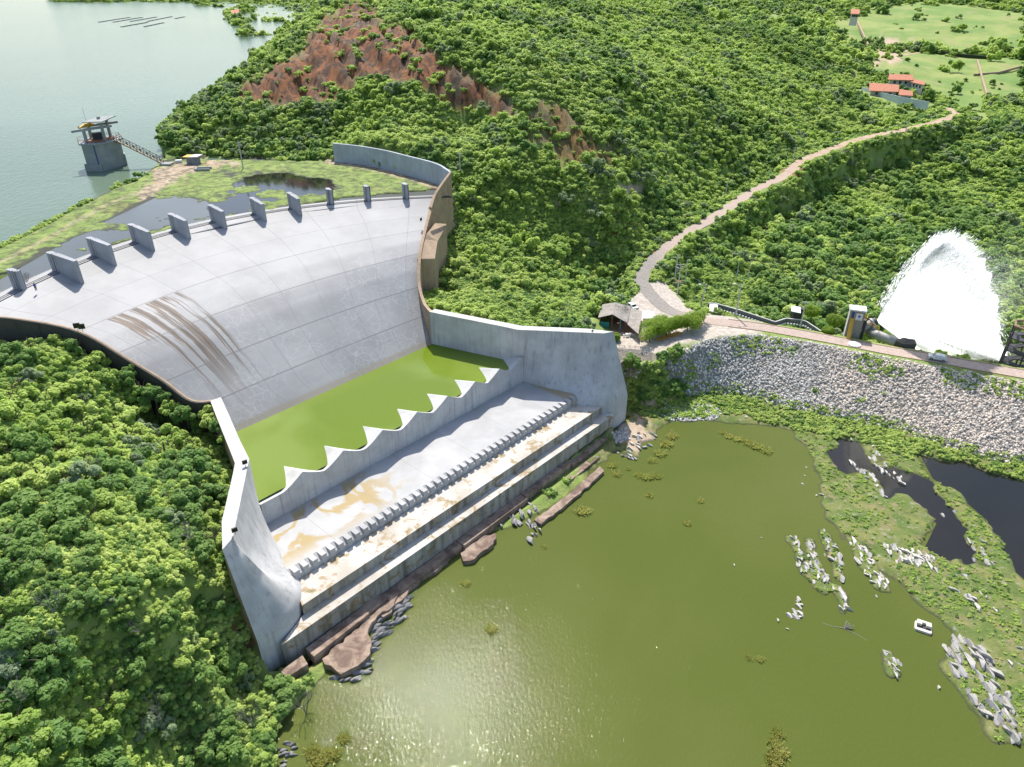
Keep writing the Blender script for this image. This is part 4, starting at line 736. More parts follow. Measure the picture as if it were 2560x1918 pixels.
tag(MB().prism([q[:2] for q in tk_], 8, [12.4, 12.4, 12.4, 13, 13.2, 13.2]).build('thrust_block', concrete('dark_wet_concrete', (.11, .10, .085), (.10, .05, .02), .5, .5)), 'dark wet concrete block at the end of the grey pipe by the jet', 'block')
tag(thick([at(1978, 779, 14), at(2002, 784, 14), at(2001, 769, 14.4), at(1978, 765, 14.4)], .12).build('shelter_roof', M['white_paint']), 'small white shelter roof tucked left of the round clipped tree', 'roof')
sh_ = at(1992, 795, 11); tag(MB().box((sh_.x, sh_.y + .5, 12.2), (2.6, 2., 3.2)).build('shelter', M['dark_metal']), 'dark open shelter under the small white roof', 'shelter')
p = at(1693, 695, 13.5); zg = tzf(p.x, p.y); e = empty('small_shrine', (p.x, p.y, zg), R(-15), label='tiny low hut with red tiled roof between the poles', cat='hut'); MB().box((0, 0, .7), (2.4, 1.6, 1.4)).build('wall', M['plaster'], e); MB().add([(-1.6, -1.3, 1.3), (1.6, -1.3, 1.3), (1.6, 0, 2.1), (-1.6, 0, 2.1), (-1.6, 1.3, 1.3), (1.6, 1.3, 1.3)], [(0, 1, 2, 3), (3, 2, 5, 4), (0, 3, 4), (1, 5, 2)]).build('roof', M['terracotta'], e)
# ---- steel tower at the right edge
SB = at(2507, 914, 9.5); stw = empty('steel_tower', SB, label='dark open steel tower with round platforms at the right edge beyond the road', cat='tower'); cx, cy, rr_ = 4.2, .8, 4.2; H_ = topz(SB, 820) - 9.5; legs = [(cx + rr_ * math.cos(a), cy + rr_ * .9 * math.sin(a)) for a in np.linspace(math.pi, 3 * math.pi, 7)[:-1]]
for a, b in legs: MB().bar((a, b, -2), (a, b, H_), .28).build('leg', M['dark_metal'], stw)
for z in (0.3, H_ * .36, H_ * .68):
    m = MB(); inn = [(cx + (a - cx) * .42, cy + (b - cy) * .42) for a, b in legs]
    for i in range(6): j = (i + 1) % 6; m.add([(*legs[i], z), (*legs[j], z), (*inn[j], z), (*inn[i], z), (*legs[i], z + .25), (*legs[j], z + .25), (*inn[j], z + .25), (*inn[i], z + .25)], [(3, 2, 1, 0), (4, 5, 6, 7), (0, 1, 5, 4), (2, 3, 7, 6)])
    m.build('platform', M['dark_metal'], stw)
m = MB(); [m.bar((*legs[i], H_), (*legs[(i + 1) % 6], H_), .4) for i in range(6)]; m.bar((*legs[0], H_), (*legs[3], H_), .3); m.build('top_ring', P_('rusty_beam', (.24, .15, .09)), stw)
m = MB(); [m.bar((*legs[i], H_ * a), (*legs[(i + 1) % 6], H_ * (a + .3)), .12) for i in range(6) for a in (.03, .37)]; m.build('bracing', M['dark_metal'], stw)
# ---- farmhouses
def gable(name, roof, zr, ze, zg, label, cat='house', wall='plaster'):    # roof: four eave corners as picture points at height ze
    c = [at(a, b, ze) for a, b in roof]; org = sum(c, Vector()) / 4; org.z = zg; e = empty(name, org, label=label, cat=cat); r0, r1 = (c[0] + c[3]) / 2, (c[1] + c[2]) / 2; r0.z = r1.z = zr
    ins = [org + (q - org) * .86 for q in c]; o = MB().prism([q[:2] for q in ins], zg - 3, ze + .1).build('wall', M[wall], e); o.matrix_parent_inverse = Matrix.Translation(-org)
    for pl in ([c[0], c[1], r1, r0], [r0, r1, c[2], c[3]]): o = thick(pl, .25).build('roof', M['tile'], e); o.matrix_parent_inverse = Matrix.Translation(-org)
    for f in (.2, .45, .72): a = ins[0].lerp(ins[1], f); dd = (ins[1] - ins[0]).normalized(); a = a + Vector((dd.y, -dd.x, 0)) * .06; o = MB().bar(Vector((a.x, a.y, ze - 1.4)), Vector((a.x, a.y, ze - 1.4)) + dd * 1.4, .12, 1.5).build('window', M['glass'], e); o.matrix_parent_inverse = Matrix.Translation(-org)
    return e
zh = tzf(*at(2240, 235, 30)[:2]); gable('farmhouse', [(2172, 228), (2246, 231), (2246, 213), (2172, 208)], zh + 5.2, zh + 3.4, zh, 'long farmhouse with orange tiled roof behind a pale boundary wall')
gable('farmhouse', [(2246, 238), (2282, 241), (2280, 229), (2248, 224)], zh + 4.4, zh + 3.2, zh, 'low right wing with orange tiled roof inside the boundary wall'); gable('farmhouse', [(2220, 200), (2283, 202), (2280, 188), (2222, 186)], zh + 6.2, zh + 4.6, zh + .5, 'rear farmhouse with orange tiled roof half hidden by a tree'); gable('farmhouse', [(2276, 206), (2311, 214), (2309, 204), (2278, 197)], zh + 4.6, zh + 3.8, zh + .3, 'small lean-to with orange roof at the right of the farmhouses')
gwp = [at(a, b, zh) for a, b in ((2153, 231), (2196, 244), (2247, 256), (2319, 270))]; m = MB(); [m.bar(a + Vector((0, 0, 1.0)), b + Vector((0, 0, 1.0)), .3, 4.2) for a, b in zip(gwp[:-1], gwp[1:])]; tag(m.build('boundary_wall', M['white_wall']), 'pale blue grey boundary wall below the orange roofed farmhouse', 'wall')
def wallline(pl, z, h, w, name, mat, label, cat='wall'):
    q = [at(a, b, z) for a, b in pl]; q = [Vector((v.x, v.y, tzf(v.x, v.y))) for v in q]; m = MB(); [m.bar(a + Vector((0, 0, h / 2)), b + Vector((0, 0, h / 2)), w, h) for a, b in zip(q[:-1], q[1:])]; return tag(m.build(name, mat), label, cat)
P_('hedge_dark', (.035, .05, .02), rough=.95, sc=1, bump=.3)
wallline([(2102, 50), (2140, 80), (2178, 110)], 42, 2.2, 1.2, 'stone_wall', M['brown'], 'dark field wall running down beside the bare patch', 'wall'); wallline([(2250, 116), (2310, 120), (2400, 126), (2480, 130)], 38, 2.4, 2, 'hedge', M['hedge_dark'], 'dark hedge along the bottom of the big pale meadow', 'hedge'); wallline([(2440, 160), (2460, 195), (2475, 225)], 30, 1.6, 1, 'stone_wall', M['brown'], 'field wall dividing the stony pasture from the green field', 'wall'); wallline([(2440, 172), (2500, 168), (2560, 158)], 33, 1.6, 1, 'stone_wall', M['brown'], 'field wall at the top of the green field', 'wall')
gable('farmhouse', [(2126, 35), (2148, 36), (2148, 30), (2128, 29)], 66, 63.5, 58, 'tiny far white building at the corner of the big meadow'); zf = 38; gable('farmhouse', [(578, 35), (598, 34), (600, 27), (582, 26)], 45, 41.5, 38, 'red roofed house on the far reservoir point')
# ---- fish cages
for i, (a, b, c_, d_) in enumerate(((610, 137, 800, 107), (700, 137, 875, 107), (805, 133, 965, 105), (910, 132, 1060, 102), (1080, 115, 1138, 103), (748, 166, 910, 138), (890, 165, 1008, 140))):
    p, q = at(a * .4069, b * .4069, 36), at(c_ * .4069, d_ * .4069, 36); n = int((q - p).length / 5); m = MB()
    for k in range(n): m.box((p.lerp(q, k / n).x, p.lerp(q, k / n).y, 36.2), (2.6, 2.6, .5), math.atan2((q - p).y, (q - p).x))
    m.bar(p + Vector((0, 0, .1)), q + Vector((0, 0, .1)), 1.2, .3); tag(m.build('cage_row', M['net']), ['first', 'second', 'third', 'fourth', 'shortest and rightmost', 'nearer left', 'nearer right'][i] + ' row of floating fish cages' + (' counting from the left of the far line' if i < 4 else ' on the reservoir'), 'fish cages', 'rows of floating fish cages')
# ---- floodlights on the walls
def flood(loc, rz, label, s=.9):
    e = empty('floodlight', loc, rz, label=label, cat='floodlight', group='floodlights on the walls'); MB().bar((0, 0, 0), (0, 0, .6 * s), .08).build('bracket', M['grey_metal'], e); MB().box((0, 0, .95 * s), (.9 * s, .25 * s, .8 * s)).build('lamp_head', M['black_paint'], e)
flood(at(196, 828, 34.2), .3, 'left one of the two black floodlights on the outer left wall', 1.2); flood(at(208, 830, 34.0), .3, 'right one of the two black floodlights on the outer left wall', 1.2)
flood(at(614, 1166, 22), .6, 'black floodlight at the bend of the left basin wall'); flood(at(589, 1336, 22), .6, 'black floodlight at the tip of the left basin wall'); flood(at(1053, 556, 34.2), 1.2, 'black floodlight on the right chute wall'); flood(at(1481, 832, 22), .2, 'small floodlight on top of the right basin wall near the cone', .5)
# ---- pedal boat
pb = at(2307, 1572, 0); e = empty('pedal_boat', (pb.x, pb.y, 0), R(152), label='beige pedal boat moored in the green shallows near the grassy bank', cat='boat')
hull = [(x, y) for x, y in ((-1.25, -.8), (-1.05, -1.0), (1.05, -1.0), (1.25, -.8), (1.25, .8), (1.05, 1.0), (-1.05, 1.0), (-1.25, .8))]
MB().prism(hull, -.15, .42).build('hull', M['cream'], e, bevel=.08); MB().prism([(-1.0, -.72), (1.0, -.72), (1.0, .45), (-1.0, .45)], .43, .47).build('rubbing_strip', M['dark_metal'], e)
MB().prism([(-1.05, -.85), (1.05, -.85), (1.05, .1), (.3, .1), (.3, -.35), (-.3, -.35), (-.3, .1), (-1.05, .1)][::-1], .45, 1.0).build('seat', M['cream'], e, bevel=.08)
# drowned branches
db = at(2110, 1572, 0); e = MB(); rb = random.Random(5)
for k in range(26): a = rb.uniform(-.2, 1.0); l = rb.uniform(.5, 1.7); e.tube([(0, 0, -.1), (l * .5 * math.cos(a), l * .5 * math.sin(a), .35), (l * math.cos(a), l * math.sin(a), rb.uniform(.1, .8))], [.06, .04, .015], 5)
e.tube([(-3.2, 1.3, -.03), (-2, .6, .0), (0, 0, .06), (1.8, -1.4, .0), (3.6, -3.0, -.05)], [.03, .05, .07, .05, .02], 6)
o = tag(e.build('dead_branch', M['deadwood']), 'bleached dead branch with bare twigs half sunk in the green water', 'branch'); o.location = (db.x, db.y, 0)
# ---- person at the first pier
def person(loc, rz, label):
    J = [(0, 0, .95), (0, 0, 1.15), (.03, 0, 1.38), (.05, 0, 1.50), (.08, 0, 1.66), (-.0, .1, .9), (.03, .11, .5), (0, .12, .05), (.14, .12, .03), (0, -.1, .9), (.12, -.11, .52), (.02, -.12, .05), (.16, -.12, .03), (.02, .19, 1.38), (.05, .24, 1.12), (.2, .22, .95), (.27, .21, .9), (.02, -.19, 1.38), (.12, -.24, 1.12), (.3, -.2, 1.1), (.38, -.18, 1.1)]
    E_ = [(0, 1), (1, 2), (2, 3), (3, 4), (0, 5), (5, 6), (6, 7), (7, 8), (0, 9), (9, 10), (10, 11), (11, 12), (2, 13), (13, 14), (14, 15), (15, 16), (2, 17), (17, 18), (18, 19), (19, 20)]
    rad_ = [.15, .14, .16, .06, .1, .1, .075, .05, .045, .1, .075, .05, .045, .07, .05, .038, .035, .07, .05, .038, .035]
    me = bpy.data.meshes.new('person'); me.from_pydata(J, E_, []); o = link('person', me, M['blue_cloth']); sk = o.modifiers.new('s', 'SKIN')
    for v, r_ in zip(me.skin_vertices[0].data, rad_): v.radius = (r_, r_)
    me.skin_vertices[0].data[0].use_root = True; o.modifiers.new('sub', 'SUBSURF').render_levels = 1; o.location = loc; o.rotation_euler = (0, 0, rz); tag(o, label, 'person')
    MB().tube([(.07, 0, 1.56), (.08, 0, 1.68), (.08, 0, 1.77)], [.1, .115, .05], 10).build('hair', M['black_paint'], o); MB().tube([(0, .11, .9), (.03, .115, .5), (0, .12, .1)], [.12, .09, .07], 8).build('trousers', M['grey_cloth'], o); MB().tube([(0, -.11, .9), (.12, -.115, .52), (.02, -.12, .1)], [.12, .09, .07], 8).build('trousers', M['grey_cloth'], o)
person(at(91, 727, 37.0), R(-40), 'person in a blue top and grey trousers standing beside the leftmost pier')
# ---------------------------------------------------------------- vegetation
def leafmat(name, c1, c2, c3):
    t = NT(name); oi = t.n('ShaderNodeObjectInfo'); p = t.pos(); n = t.noise(p, .035, 3, .5); n2 = t.noise(p, 1.3, 3, .6)
    c = t.mix(oi.outputs['Random'], c1, c2); c = t.mix(t.m_('MULTIPLY', t.ramp(n, .45, .65), .55), c, c3); c = t.mix(t.m_('MULTIPLY', t.ramp(n2, .4, .75), .4), c, tuple(x * 1.5 for x in c2))
    t.set(c, .55, Specular_IOR_Level=.25); tr = t.n('ShaderNodeBsdfTranslucent'); t.put(tr.inputs[0], t.mix(.5, c, (.56, .76, .18))); mx = t.n('ShaderNodeMixShader'); mx.inputs[0].default_value = .5
    t.l(t.b.outputs[0], mx.inputs[1]); t.l(tr.outputs[0], mx.inputs[2]); t.l(mx.outputs[0], t.out.inputs[0]); return t.m
LF = {'mid': leafmat('mid_green_leaves', (0.298, 0.428, 0.095), (0.422, 0.551, 0.134), (0.499, 0.581, 0.167)), 'bright': leafmat('yellow_green_leaves', (0.441, 0.571, 0.123), (0.576, 0.673, 0.201), (0.633, 0.683, 0.245)), 'dark': leafmat('dark_green_leaves', (0.134, 0.255, 0.073), (0.211, 0.347, 0.095), (0.288, 0.408, 0.112)), 'grey': leafmat('grey_green_leaves', (0.240, 0.316, 0.178), (0.326, 0.398, 0.245), (0.288, 0.367, 0.178)), 'dry': leafmat('dry_yellow_blades', (.34, .29, .08), (.48, .42, .16), (.30, .32, .08)), 'clip': leafmat('clipped_leaves', (.17, .27, .02), (.22, .33, .025), (.22, .32, .03))}
def leaves(rg, cl, n, size, asp=.6):   # cl: clumps (x,y,z,r)
    cl = np.array(cl); w = cl[:, 3] ** 2; k = rg.choice(len(cl), n, p=w / w.sum()); d = rg.normal(size=(n, 3)); d[:, 2] = d[:, 2] * .9 + .25; d /= np.linalg.norm(d, axis=1)[:, None]
    c = cl[k, :3] + d * cl[k, 3:4] * (1 - rg.random((n, 1)) ** 2.2 * .45); nn_ = d + rg.normal(size=(n, 3)) * .5; nn_[:, 2] += 1.25; nn_ /= np.linalg.norm(nn_, axis=1)[:, None]
    a = np.cross(nn_, rg.normal(size=(n, 3))); a /= np.linalg.norm(a, axis=1)[:, None]; b = np.cross(nn_, a); s = size * (.6 + .8 * rg.random((n, 1)))
    V = np.stack([c - a * s, c - b * s * asp + nn_ * s * .15, c + a * s, c + b * s * asp + nn_ * s * .15], 1).reshape(-1, 3); return V, np.arange(4 * n).reshape(n, 4)
def crownclumps(rg, n, fl=.8, r0=.11, r1=.23, base=.32, spread=1.):
    out = []; nl_ = max(5, n // 3)
    for i in range(nl_):
        a = rg.random() * 6.283; u = rg.random() ** .6 * .72 * spread; h = rg.random() * fl * math.sqrt(max(.05, 1 - (u / spread) ** 2)); L0 = .18 + .26 * rg.random(); cx_, cy_, cz_ = math.cos(a) * u, math.sin(a) * u, base + h
        for k in range(7):
            d = rg.normal(size=3); d[2] = d[2] * .7 + .35; d /= np.linalg.norm(d); r_ = L0 * (.5 + .6 * rg.random()); out.append((cx_ + d[0] * r_, cy_ + d[1] * r_, cz_ + d[2] * r_ * .65, r0 + (r1 - r0) * rg.random() ** 1.5))
    return out
PR = {}
def proto(key, seed, n, nl, sz, mat, **k):
    rg = np.random.default_rng(seed); V, Fq = leaves(rg, crownclumps(rg, n, **k), nl, sz); me = npmesh('crown', V, Fq); me.materials.append(LF[mat]); PR[key] = me; return me
KN = []
for i, (mat, fl, n) in enumerate((('mid', .8, 24), ('mid', .6, 18), ('mid', 1.0, 26), ('bright', .75, 22), ('bright', .5, 16), ('dark', .95, 26), ('dark', .7, 20), ('grey', .8, 18), ('mid', .45, 14), ('bright', .95, 20))):
    proto('n%d' % i, 10 + i, n, 3000, .082, mat, fl=fl, spread=1 + .25 * (i % 3 == 1)); KN.append((mat, 'n%d' % i))
    proto('f%d' % i, 40 + i, n, 1300, .115, mat, fl=fl, spread=1 + .25 * (i % 3 == 1))
tm = MB()
tm.tube([(0, 0, -.4), (.04, .02, .5), (.0, 0, 1.1)], [.075, .06, .03], 7)
rb = random.Random(2)
for k in range(6): a = k * 1.05; tm.tube([(.02, 0, .35 + k * .06), (math.cos(a) * .3, math.sin(a) * .3, .75), (math.cos(a) * .6, math.sin(a) * .6, 1.05)], [.04, .028, .01], 5)
trunk_me = bpy.data.meshes.new('trunk'); trunk_me.from_pydata(tm.v, [], tm.f); trunk_me.materials.append(M['bark'])
# low growth
def weed(key, seed, nl, mat, sz=.16, h=.35):
    rg = np.random.default_rng(seed); cl = [(*(rg.random(2) * 1.6 - .8), .1 + rg.random() * h, .22 + rg.random() * .2) for _ in range(9)]; V, Fq = leaves(rg, cl, nl, sz); me = npmesh('weeds', V, Fq); me.materials.append(LF[mat]); PR[key] = me
for i, mat in enumerate(('mid', 'bright', 'dark', 'bright')): weed('w%d' % i, 70 + i, 420, mat)
def reeds(key, seed, n, mat='dry', R0=.8):
    rg = np.random.default_rng(seed); a = rg.random(n) * 6.283; r = np.sqrt(rg.random(n)) * R0; b = np.stack([np.cos(a) * r, np.sin(a) * r, np.full(n, -.1)], 1); t = b + np.stack([rg.normal(size=n) * .3, rg.normal(size=n) * .3, .5 + rg.random(n) * .5], 1)
    s = rg.normal(size=(n, 3)) * .05; s[:, 2] = 0; V = np.stack([b - s, b + s, t + s * .4, t - s * .4], 1).reshape(-1, 3); me = npmesh('reeds', V, np.arange(4 * n).reshape(n, 4)); me.materials.append(LF[mat]); PR[key] = me
for i in range(3): reeds('r%d' % i, 90 + i, 260)
# ---- where plants may stand
def scatter(r0, r1, sp, seed, amax=R(54)):
    rg = np.random.default_rng(seed); n = int((amax * (r1 * r1 - r0 * r0)) / (sp * sp)); r = np.sqrt(rg.random(n) * (r1 * r1 - r0 * r0) + r0 * r0); a = (rg.random(n) * 2 - 1) * amax; return r * np.sin(a), r * np.cos(a), rg
def thin(x, y, dmin):
    keep = []; cell = {}; 
    for i in range(len(x)):
        c = (int(x[i] // dmin), int(y[i] // dmin)); ok = True
        for a in (-1, 0, 1):
            for b in (-1, 0, 1):
                for j in cell.get((c[0] + a, c[1] + b), ()):
                    if (x[i] - x[j]) ** 2 + (y[i] - y[j]) ** 2 < dmin * dmin: ok = False; break
                if not ok: break
            if not ok: break
        if ok: cell.setdefault(c, []).append(i); keep.append(i)
    return np.array(keep, int)
roadx = [tuple(p[:2]) for p in ROADW]; road2x = [tuple(p[:2]) for p in ROAD2]; gwx = [tuple(p[:2]) for p in GW]
CLEAR = [(HO.x + 4, HO.y + 2, 9), (CB.x + 1, CB.y - 2, 7), (SB.x + 4, SB.y, 6), (pp[1].x, pp[1].y - 2, 4), (at(2240, 235, 30).x, at(2240, 235, 30).y, 24), (at(1690, 735, 13).x, at(1690, 735, 13).y, 4), (at(2235, 222, 30).x - 14, at(2235, 222, 30).y, 16)]
OPEN = [[(2080,60),(2180,30),(2300,5),(2420,15),(2560,35),(2560,130),(2450,135),(2330,120),(2200,115),(2120,110)], [(2270,190),(2400,140),(2560,150),(2560,250),(2460,240),(2480,330),(2380,260)], [(2170,180),(2180,130),(2360,140),(2380,160),(2280,190)], [(2230,260),(2360,300),(2330,310),(2190,262)], [(1380,478),(1460,462),(1600,455),(1650,475),(1500,505)], [(390,385),(700,392),(700,415),(390,430)]]
GRASSY = [[(1040,700),(1500,740),(1480,820),(1300,815),(1100,770)], [(1180,520),(1420,520),(1460,600),(1200,620)], [(1090,250),(1190,250),(1220,400),(1120,400)], [(280,1180),(420,1150),(460,1400),(380,1600),(200,1500)], [(1720,640),(1950,720),(1930,780),(1760,750)]]
def fl_(p): return [tuple(map(float, q)) for q in p]
def okmask(x, y, z, rad_, margin=0.):
    px, py, d = proj(x, y, z); ok = (px > -220) & (px < 2780) & (py > -120) & (py < 2080) & (z > .5) & (d > 20)
    D = sd(x, y, FOOT); ok &= D > rad_ * .95 + .5; ok &= ~((np.abs(z - 36.7) < .9) & (sd(x, y, WETL) < rad_ * .6)); ok &= sd(x, y, LAKE) > 1.0
    ok &= pdist(x, y, roadx)[0] > 2.5 + rad_ * .75; ok &= pdist(x, y, road2x)[0] > 3.5; ok &= sd(x, y, LOT) > rad_ * .5; ok &= sd(x, y, EMB) > -0.5; ok &= pdist(x, y, gwx)[0] > rad_ + .4
    for a, b, r_ in CLEAR: ok &= np.hypot(x - a, y - b) > r_ + rad_ * .3
    ok &= ~((px > 1700) & (sd(x, y, EMB) < 3.5)); ok &= ~((px > 1760) & (z > 9) & (pdist(x, y, roadx)[0] < 5.5) & (z < 13) & (y < 200)); cw_ = [tuple(q[:2]) for q in cw]; ok &= pdist(x, y, cw_)[0] > 1.2 + rad_ * .6
    return ok, px, py, d
rg = np.random.default_rng(21); TX = []
for r0, r1, sp, dm in ((52, 165, 1.5, 1.75), (165, 330, 1.7, 2.0), (330, 620, 2.5, 2.9), (620, 1100, 5.5, 6.0), (1100, 2380, 11, 11)):
    x, y, rg = scatter(r0, r1, sp * .8, int(r0)); z = tz(x, y); sc = (.8 + 2.6 * rg.random(len(x)) ** 2.2) * (1 if r0 < 330 else 1.15 if r0 < 620 else 2.1 if r0 < 1100 else 4)
    sc *= .65 + .8 * noise(x, y, 16, 31); px, py, d = proj(x, y, z); sc = np.where((px > 1880) & (py > 540) & (py < 840) & (z < 11), sc * 1.45, sc); ok, px, py, d = okmask(x, y, z, sc)
    cm_ = cliffmask(px, py); op = np.zeros(len(x))
    for p in OPEN: op = np.maximum(op, pip(px, py, fl_(p)))
    gs = np.zeros(len(x))
    for p in GRASSY: gs = np.maximum(gs, pip(px, py, fl_(p)))
    flat = (z < 2.2) & (x > 15) & (y < 165); pr = np.ones(len(x)); pr *= 1 - np.where(px < 920, .92, np.where(px > 1280, .75, .9)) * sstep(.3, .8, cm_); pr *= np.where(op > 0, .02, 1); pr *= np.where(gs > 0, .25, 1); pr *= np.where(flat, .0, 1); pr *= np.where(noise(x, y, 13, 44) < .30, .25, 1)
    sc = np.where(gs > 0, sc * .75, sc); sc = np.where(cm_ > .4, sc * .5, sc); ss_ = (x - OX) * DX + (y - OY) * DY; tt_ = (x - OX) * WX + (y - OY) * WY; ok &= ~((ss_ > 38) & (np.abs(tt_) < 46)) & ~((x > 15) & (z < 1.2) & (y < 170)); ok &= rg.random(len(x)) < pr; i = np.where(ok)[0]; i = i[np.argsort(-sc[i])]; j = i[thin(x[i], y[i], dm)]
    TX.append(np.stack([x[j], y[j], z[j], sc[j], px[j], py[j], d[j]], 1))
TX = np.concatenate(TX); print('trees', len(TX))
kn = noise(TX[:, 0], TX[:, 1], 22, 51) + rng.normal(size=len(TX)) * .22; lsel = (TX[:, 4] < 780) & (TX[:, 5] > 800)
kind = np.where(kn < .33, rng.choice([5, 6], len(TX)), np.where(kn < .66, rng.choice([0, 1, 2, 8], len(TX)), rng.choice([3, 4, 9], len(TX)))); kind = np.where(rng.random(len(TX)) < .07, 7, kind)
vly = (TX[:, 4] > 1900) & (TX[:, 5] > 580) & (TX[:, 5] < 840); kind = np.where(vly & (rng.random(len(TX)) < .55), rng.choice([5, 6, 0], len(TX)), kind); shade = (TX[:, 4] < 860) & (TX[:, 5] < 400) & (TX[:, 5] > 200) & (TX[:, 0] < -30); kind = np.where(shade & (rng.random(len(TX)) < .6), rng.choice([5, 6, 7], len(TX)), kind)  # darker leaf kinds stand in for shade on the left hill face
vis = (TX[:, 4] > 10) & (TX[:, 4] < 2550) & (TX[:, 5] > 30) & (TX[:, 5] < 1900); big = np.where(vis, TX[:, 3] / TX[:, 6], 0); order = np.argsort(-big); ind = set(order[:300].tolist())
CN = {'mid': 'mid green', 'bright': 'bright yellow green', 'dark': 'dark green', 'grey': 'greyish green'}
def region(px, py):
    if px < 900 and py > 780: return ('beside the left wall of the spillway', 'l1') if px > 380 else ('on the slope at the left edge', 'l2')
    if px < 1000: return ('on the hill behind the grassy shallows', 'h')
    if py > 560: return ('on the slope behind the right basin wall', 'r')
    return ('on the hillside beyond the spillway', 'b')
for i in sorted(ind):
    x, y, z, s, px, py, d = TX[i]; mat, key = KN[kind[i]]; rl_, gk = region(px, py); rzv = float(rng.random() * 6.28)
    e = empty('leafy_tree', (x, y, z - .35 * s), rzv, label=f'{CN[mat]} leafy tree {rl_}', cat='tree', group=f'{CN[mat]} trees {rl_}'); e.scale = (s, s, s * (.85 + .3 * float(rng.random())))
    link('trunk', trunk_me, None, e); link('crown', PR[key], None, e)
rb = random.Random(12); bm_ = MB()
def twig(p, d, l, r_, n):
    q = p + d * l; bm_.tube([p, (p + q) / 2 + Vector((rb.uniform(-.06, .06), rb.uniform(-.06, .06), 0)) * l, q], [r_, r_ * .8, r_ * .5], 4, False)
    if n:
        for _ in range(3): dd = (d + Vector((rb.uniform(-.8, .8), rb.uniform(-.8, .8), rb.uniform(-.1, .5)))).normalized(); twig(q, dd, l * rb.uniform(.55, .8), r_ * .55, n - 1)
for k in range(4): twig(Vector((0, 0, 0)), Vector((rb.uniform(-.6, .6), rb.uniform(-.6, .6), 1)).normalized(), .9, .05, 3)
bare = bpy.data.meshes.new('bare_twigs'); bare.from_pydata(bm_.v, [], bm_.f); bare.materials.append(plain('bare_grey_wood', (.24, .22, .20), .9))
BS = [(330, 1620), (160, 1590), (470, 1320), (520, 1290), (60, 1760), (700, 1500), (330, 1540), (30, 1290), (250, 1210), (118, 860), (560, 1560), (1480, 610), (1560, 700), (1330, 500), (1420, 730), (1390, 560)]
for k, (px_, py_) in enumerate(BS):
    p = at(px_, py_, 23 if px_ < 900 else 24); zz = tzf(p.x, p.y); s_ = 1.2 + .7 * rb.random(); o = link('bare_shrub', bare, None); o.location = (p.x, p.y, zz + 1.2); o.scale = (s_, s_, s_); o.rotation_euler = (0, 0, k * 1.7); tag(o, 'bare grey twiggy shrub among the green trees ' + ('left of the spillway' if px_ < 900 else 'behind the right basin wall'), 'shrub', 'bare shrubs ' + ('left of the spillway' if px_ < 900 else 'behind the right basin wall'))
# ---- the rest of the wood: instanced, one object per mass of growth
def gnscatter(name, pts_, keys, idx_, scl, mat=None, flat=False, **k):
    n = len(pts_); me = bpy.data.meshes.new(name); me.vertices.add(n); me.vertices.foreach_set('co', np.asarray(pts_, np.float32).ravel())
    def att(nm, ty, v): a = me.attributes.new(nm, ty, 'POINT'); a.data.foreach_set('value' if ty != 'FLOAT_VECTOR' else 'vector', np.asarray(v, np.float32 if ty != 'INT' else np.int32).ravel())
    att('pi', 'INT', idx_); att('sc', 'FLOAT_VECTOR', scl); rt = np.zeros((n, 3)); rt[:, 2] = rng.random(n) * 6.283
    if not flat: rt[:, :2] = rng.normal(size=(n, 2)) * .12
    else: rt[:, :2] = rng.random((n, 2)) * 6.283
    att('rt', 'FLOAT_VECTOR', rt); me.update(); o = bpy.data.objects.new(name, me); C.objects.link(o); tag(o, kind='stuff', **k)
    cn = bpy.data.collections.new(name + '_source')
    for q, ky in enumerate(keys): so_ = bpy.data.objects.new('%s_%02d' % (name, q), PR[ky]); cn.objects.link(so_)
    g = bpy.data.node_groups.new(name, 'GeometryNodeTree'); g.interface.new_socket('Geometry', in_out='INPUT', socket_type='NodeSocketGeometry'); g.interface.new_socket('Geometry', in_out='OUTPUT', socket_type='NodeSocketGeometry')
    N = g.nodes.new; L = g.links.new; gi, go = N('NodeGroupInput'), N('NodeGroupOutput'); ip = N('GeometryNodeInstanceOnPoints'); ci = N('GeometryNodeCollectionInfo'); ci.inputs[0].default_value = cn; ci.inputs[1].default_value = True; ci.inputs[2].default_value = True
    def na(nm, ty): a = N('GeometryNodeInputNamedAttribute'); a.data_type = ty; a.inputs[0].default_value = nm; return [s for s in a.outputs if s.enabled and s.name == 'Attribute'][0]
    L(gi.outputs[0], ip.inputs['Points']); L(ci.outputs[0], ip.inputs['Instance']); ip.inputs['Pick Instance'].default_value = True; L(na('pi', 'INT'), ip.inputs['Instance Index']); L(na('sc', 'FLOAT_VECTOR'), ip.inputs['Scale'])
    er = N('FunctionNodeEulerToRotation'); L(na('rt', 'FLOAT_VECTOR'), er.inputs[0]); L(er.outputs[0], ip.inputs['Rotation']); L(ip.outputs[0], go.inputs[0]); md = o.modifiers.new('scatter', 'NODES'); md.node_group = g; return o
rest = np.array([i for i in range(len(TX)) if i not in ind]); near = rest[TX[rest, 6] < 200]; farr = rest[TX[rest, 6] >= 200]
for nm, sel, pre, lab in (('near_scrub', near, 'n', 'dense low trees and scrub filling the near slopes'), ('hillside_forest', farr, 'f', 'continuous green forest covering the far hills')):
    s = TX[sel, 3]; gnscatter(nm, TX[sel, :3] - np.stack([0 * s, 0 * s, .35 * s], 1), [pre + str(k) for k in range(10)], kind[sel], np.stack([s, s, s * (.8 + .4 * rng.random(len(s)))], 1), label=lab, cat='forest')
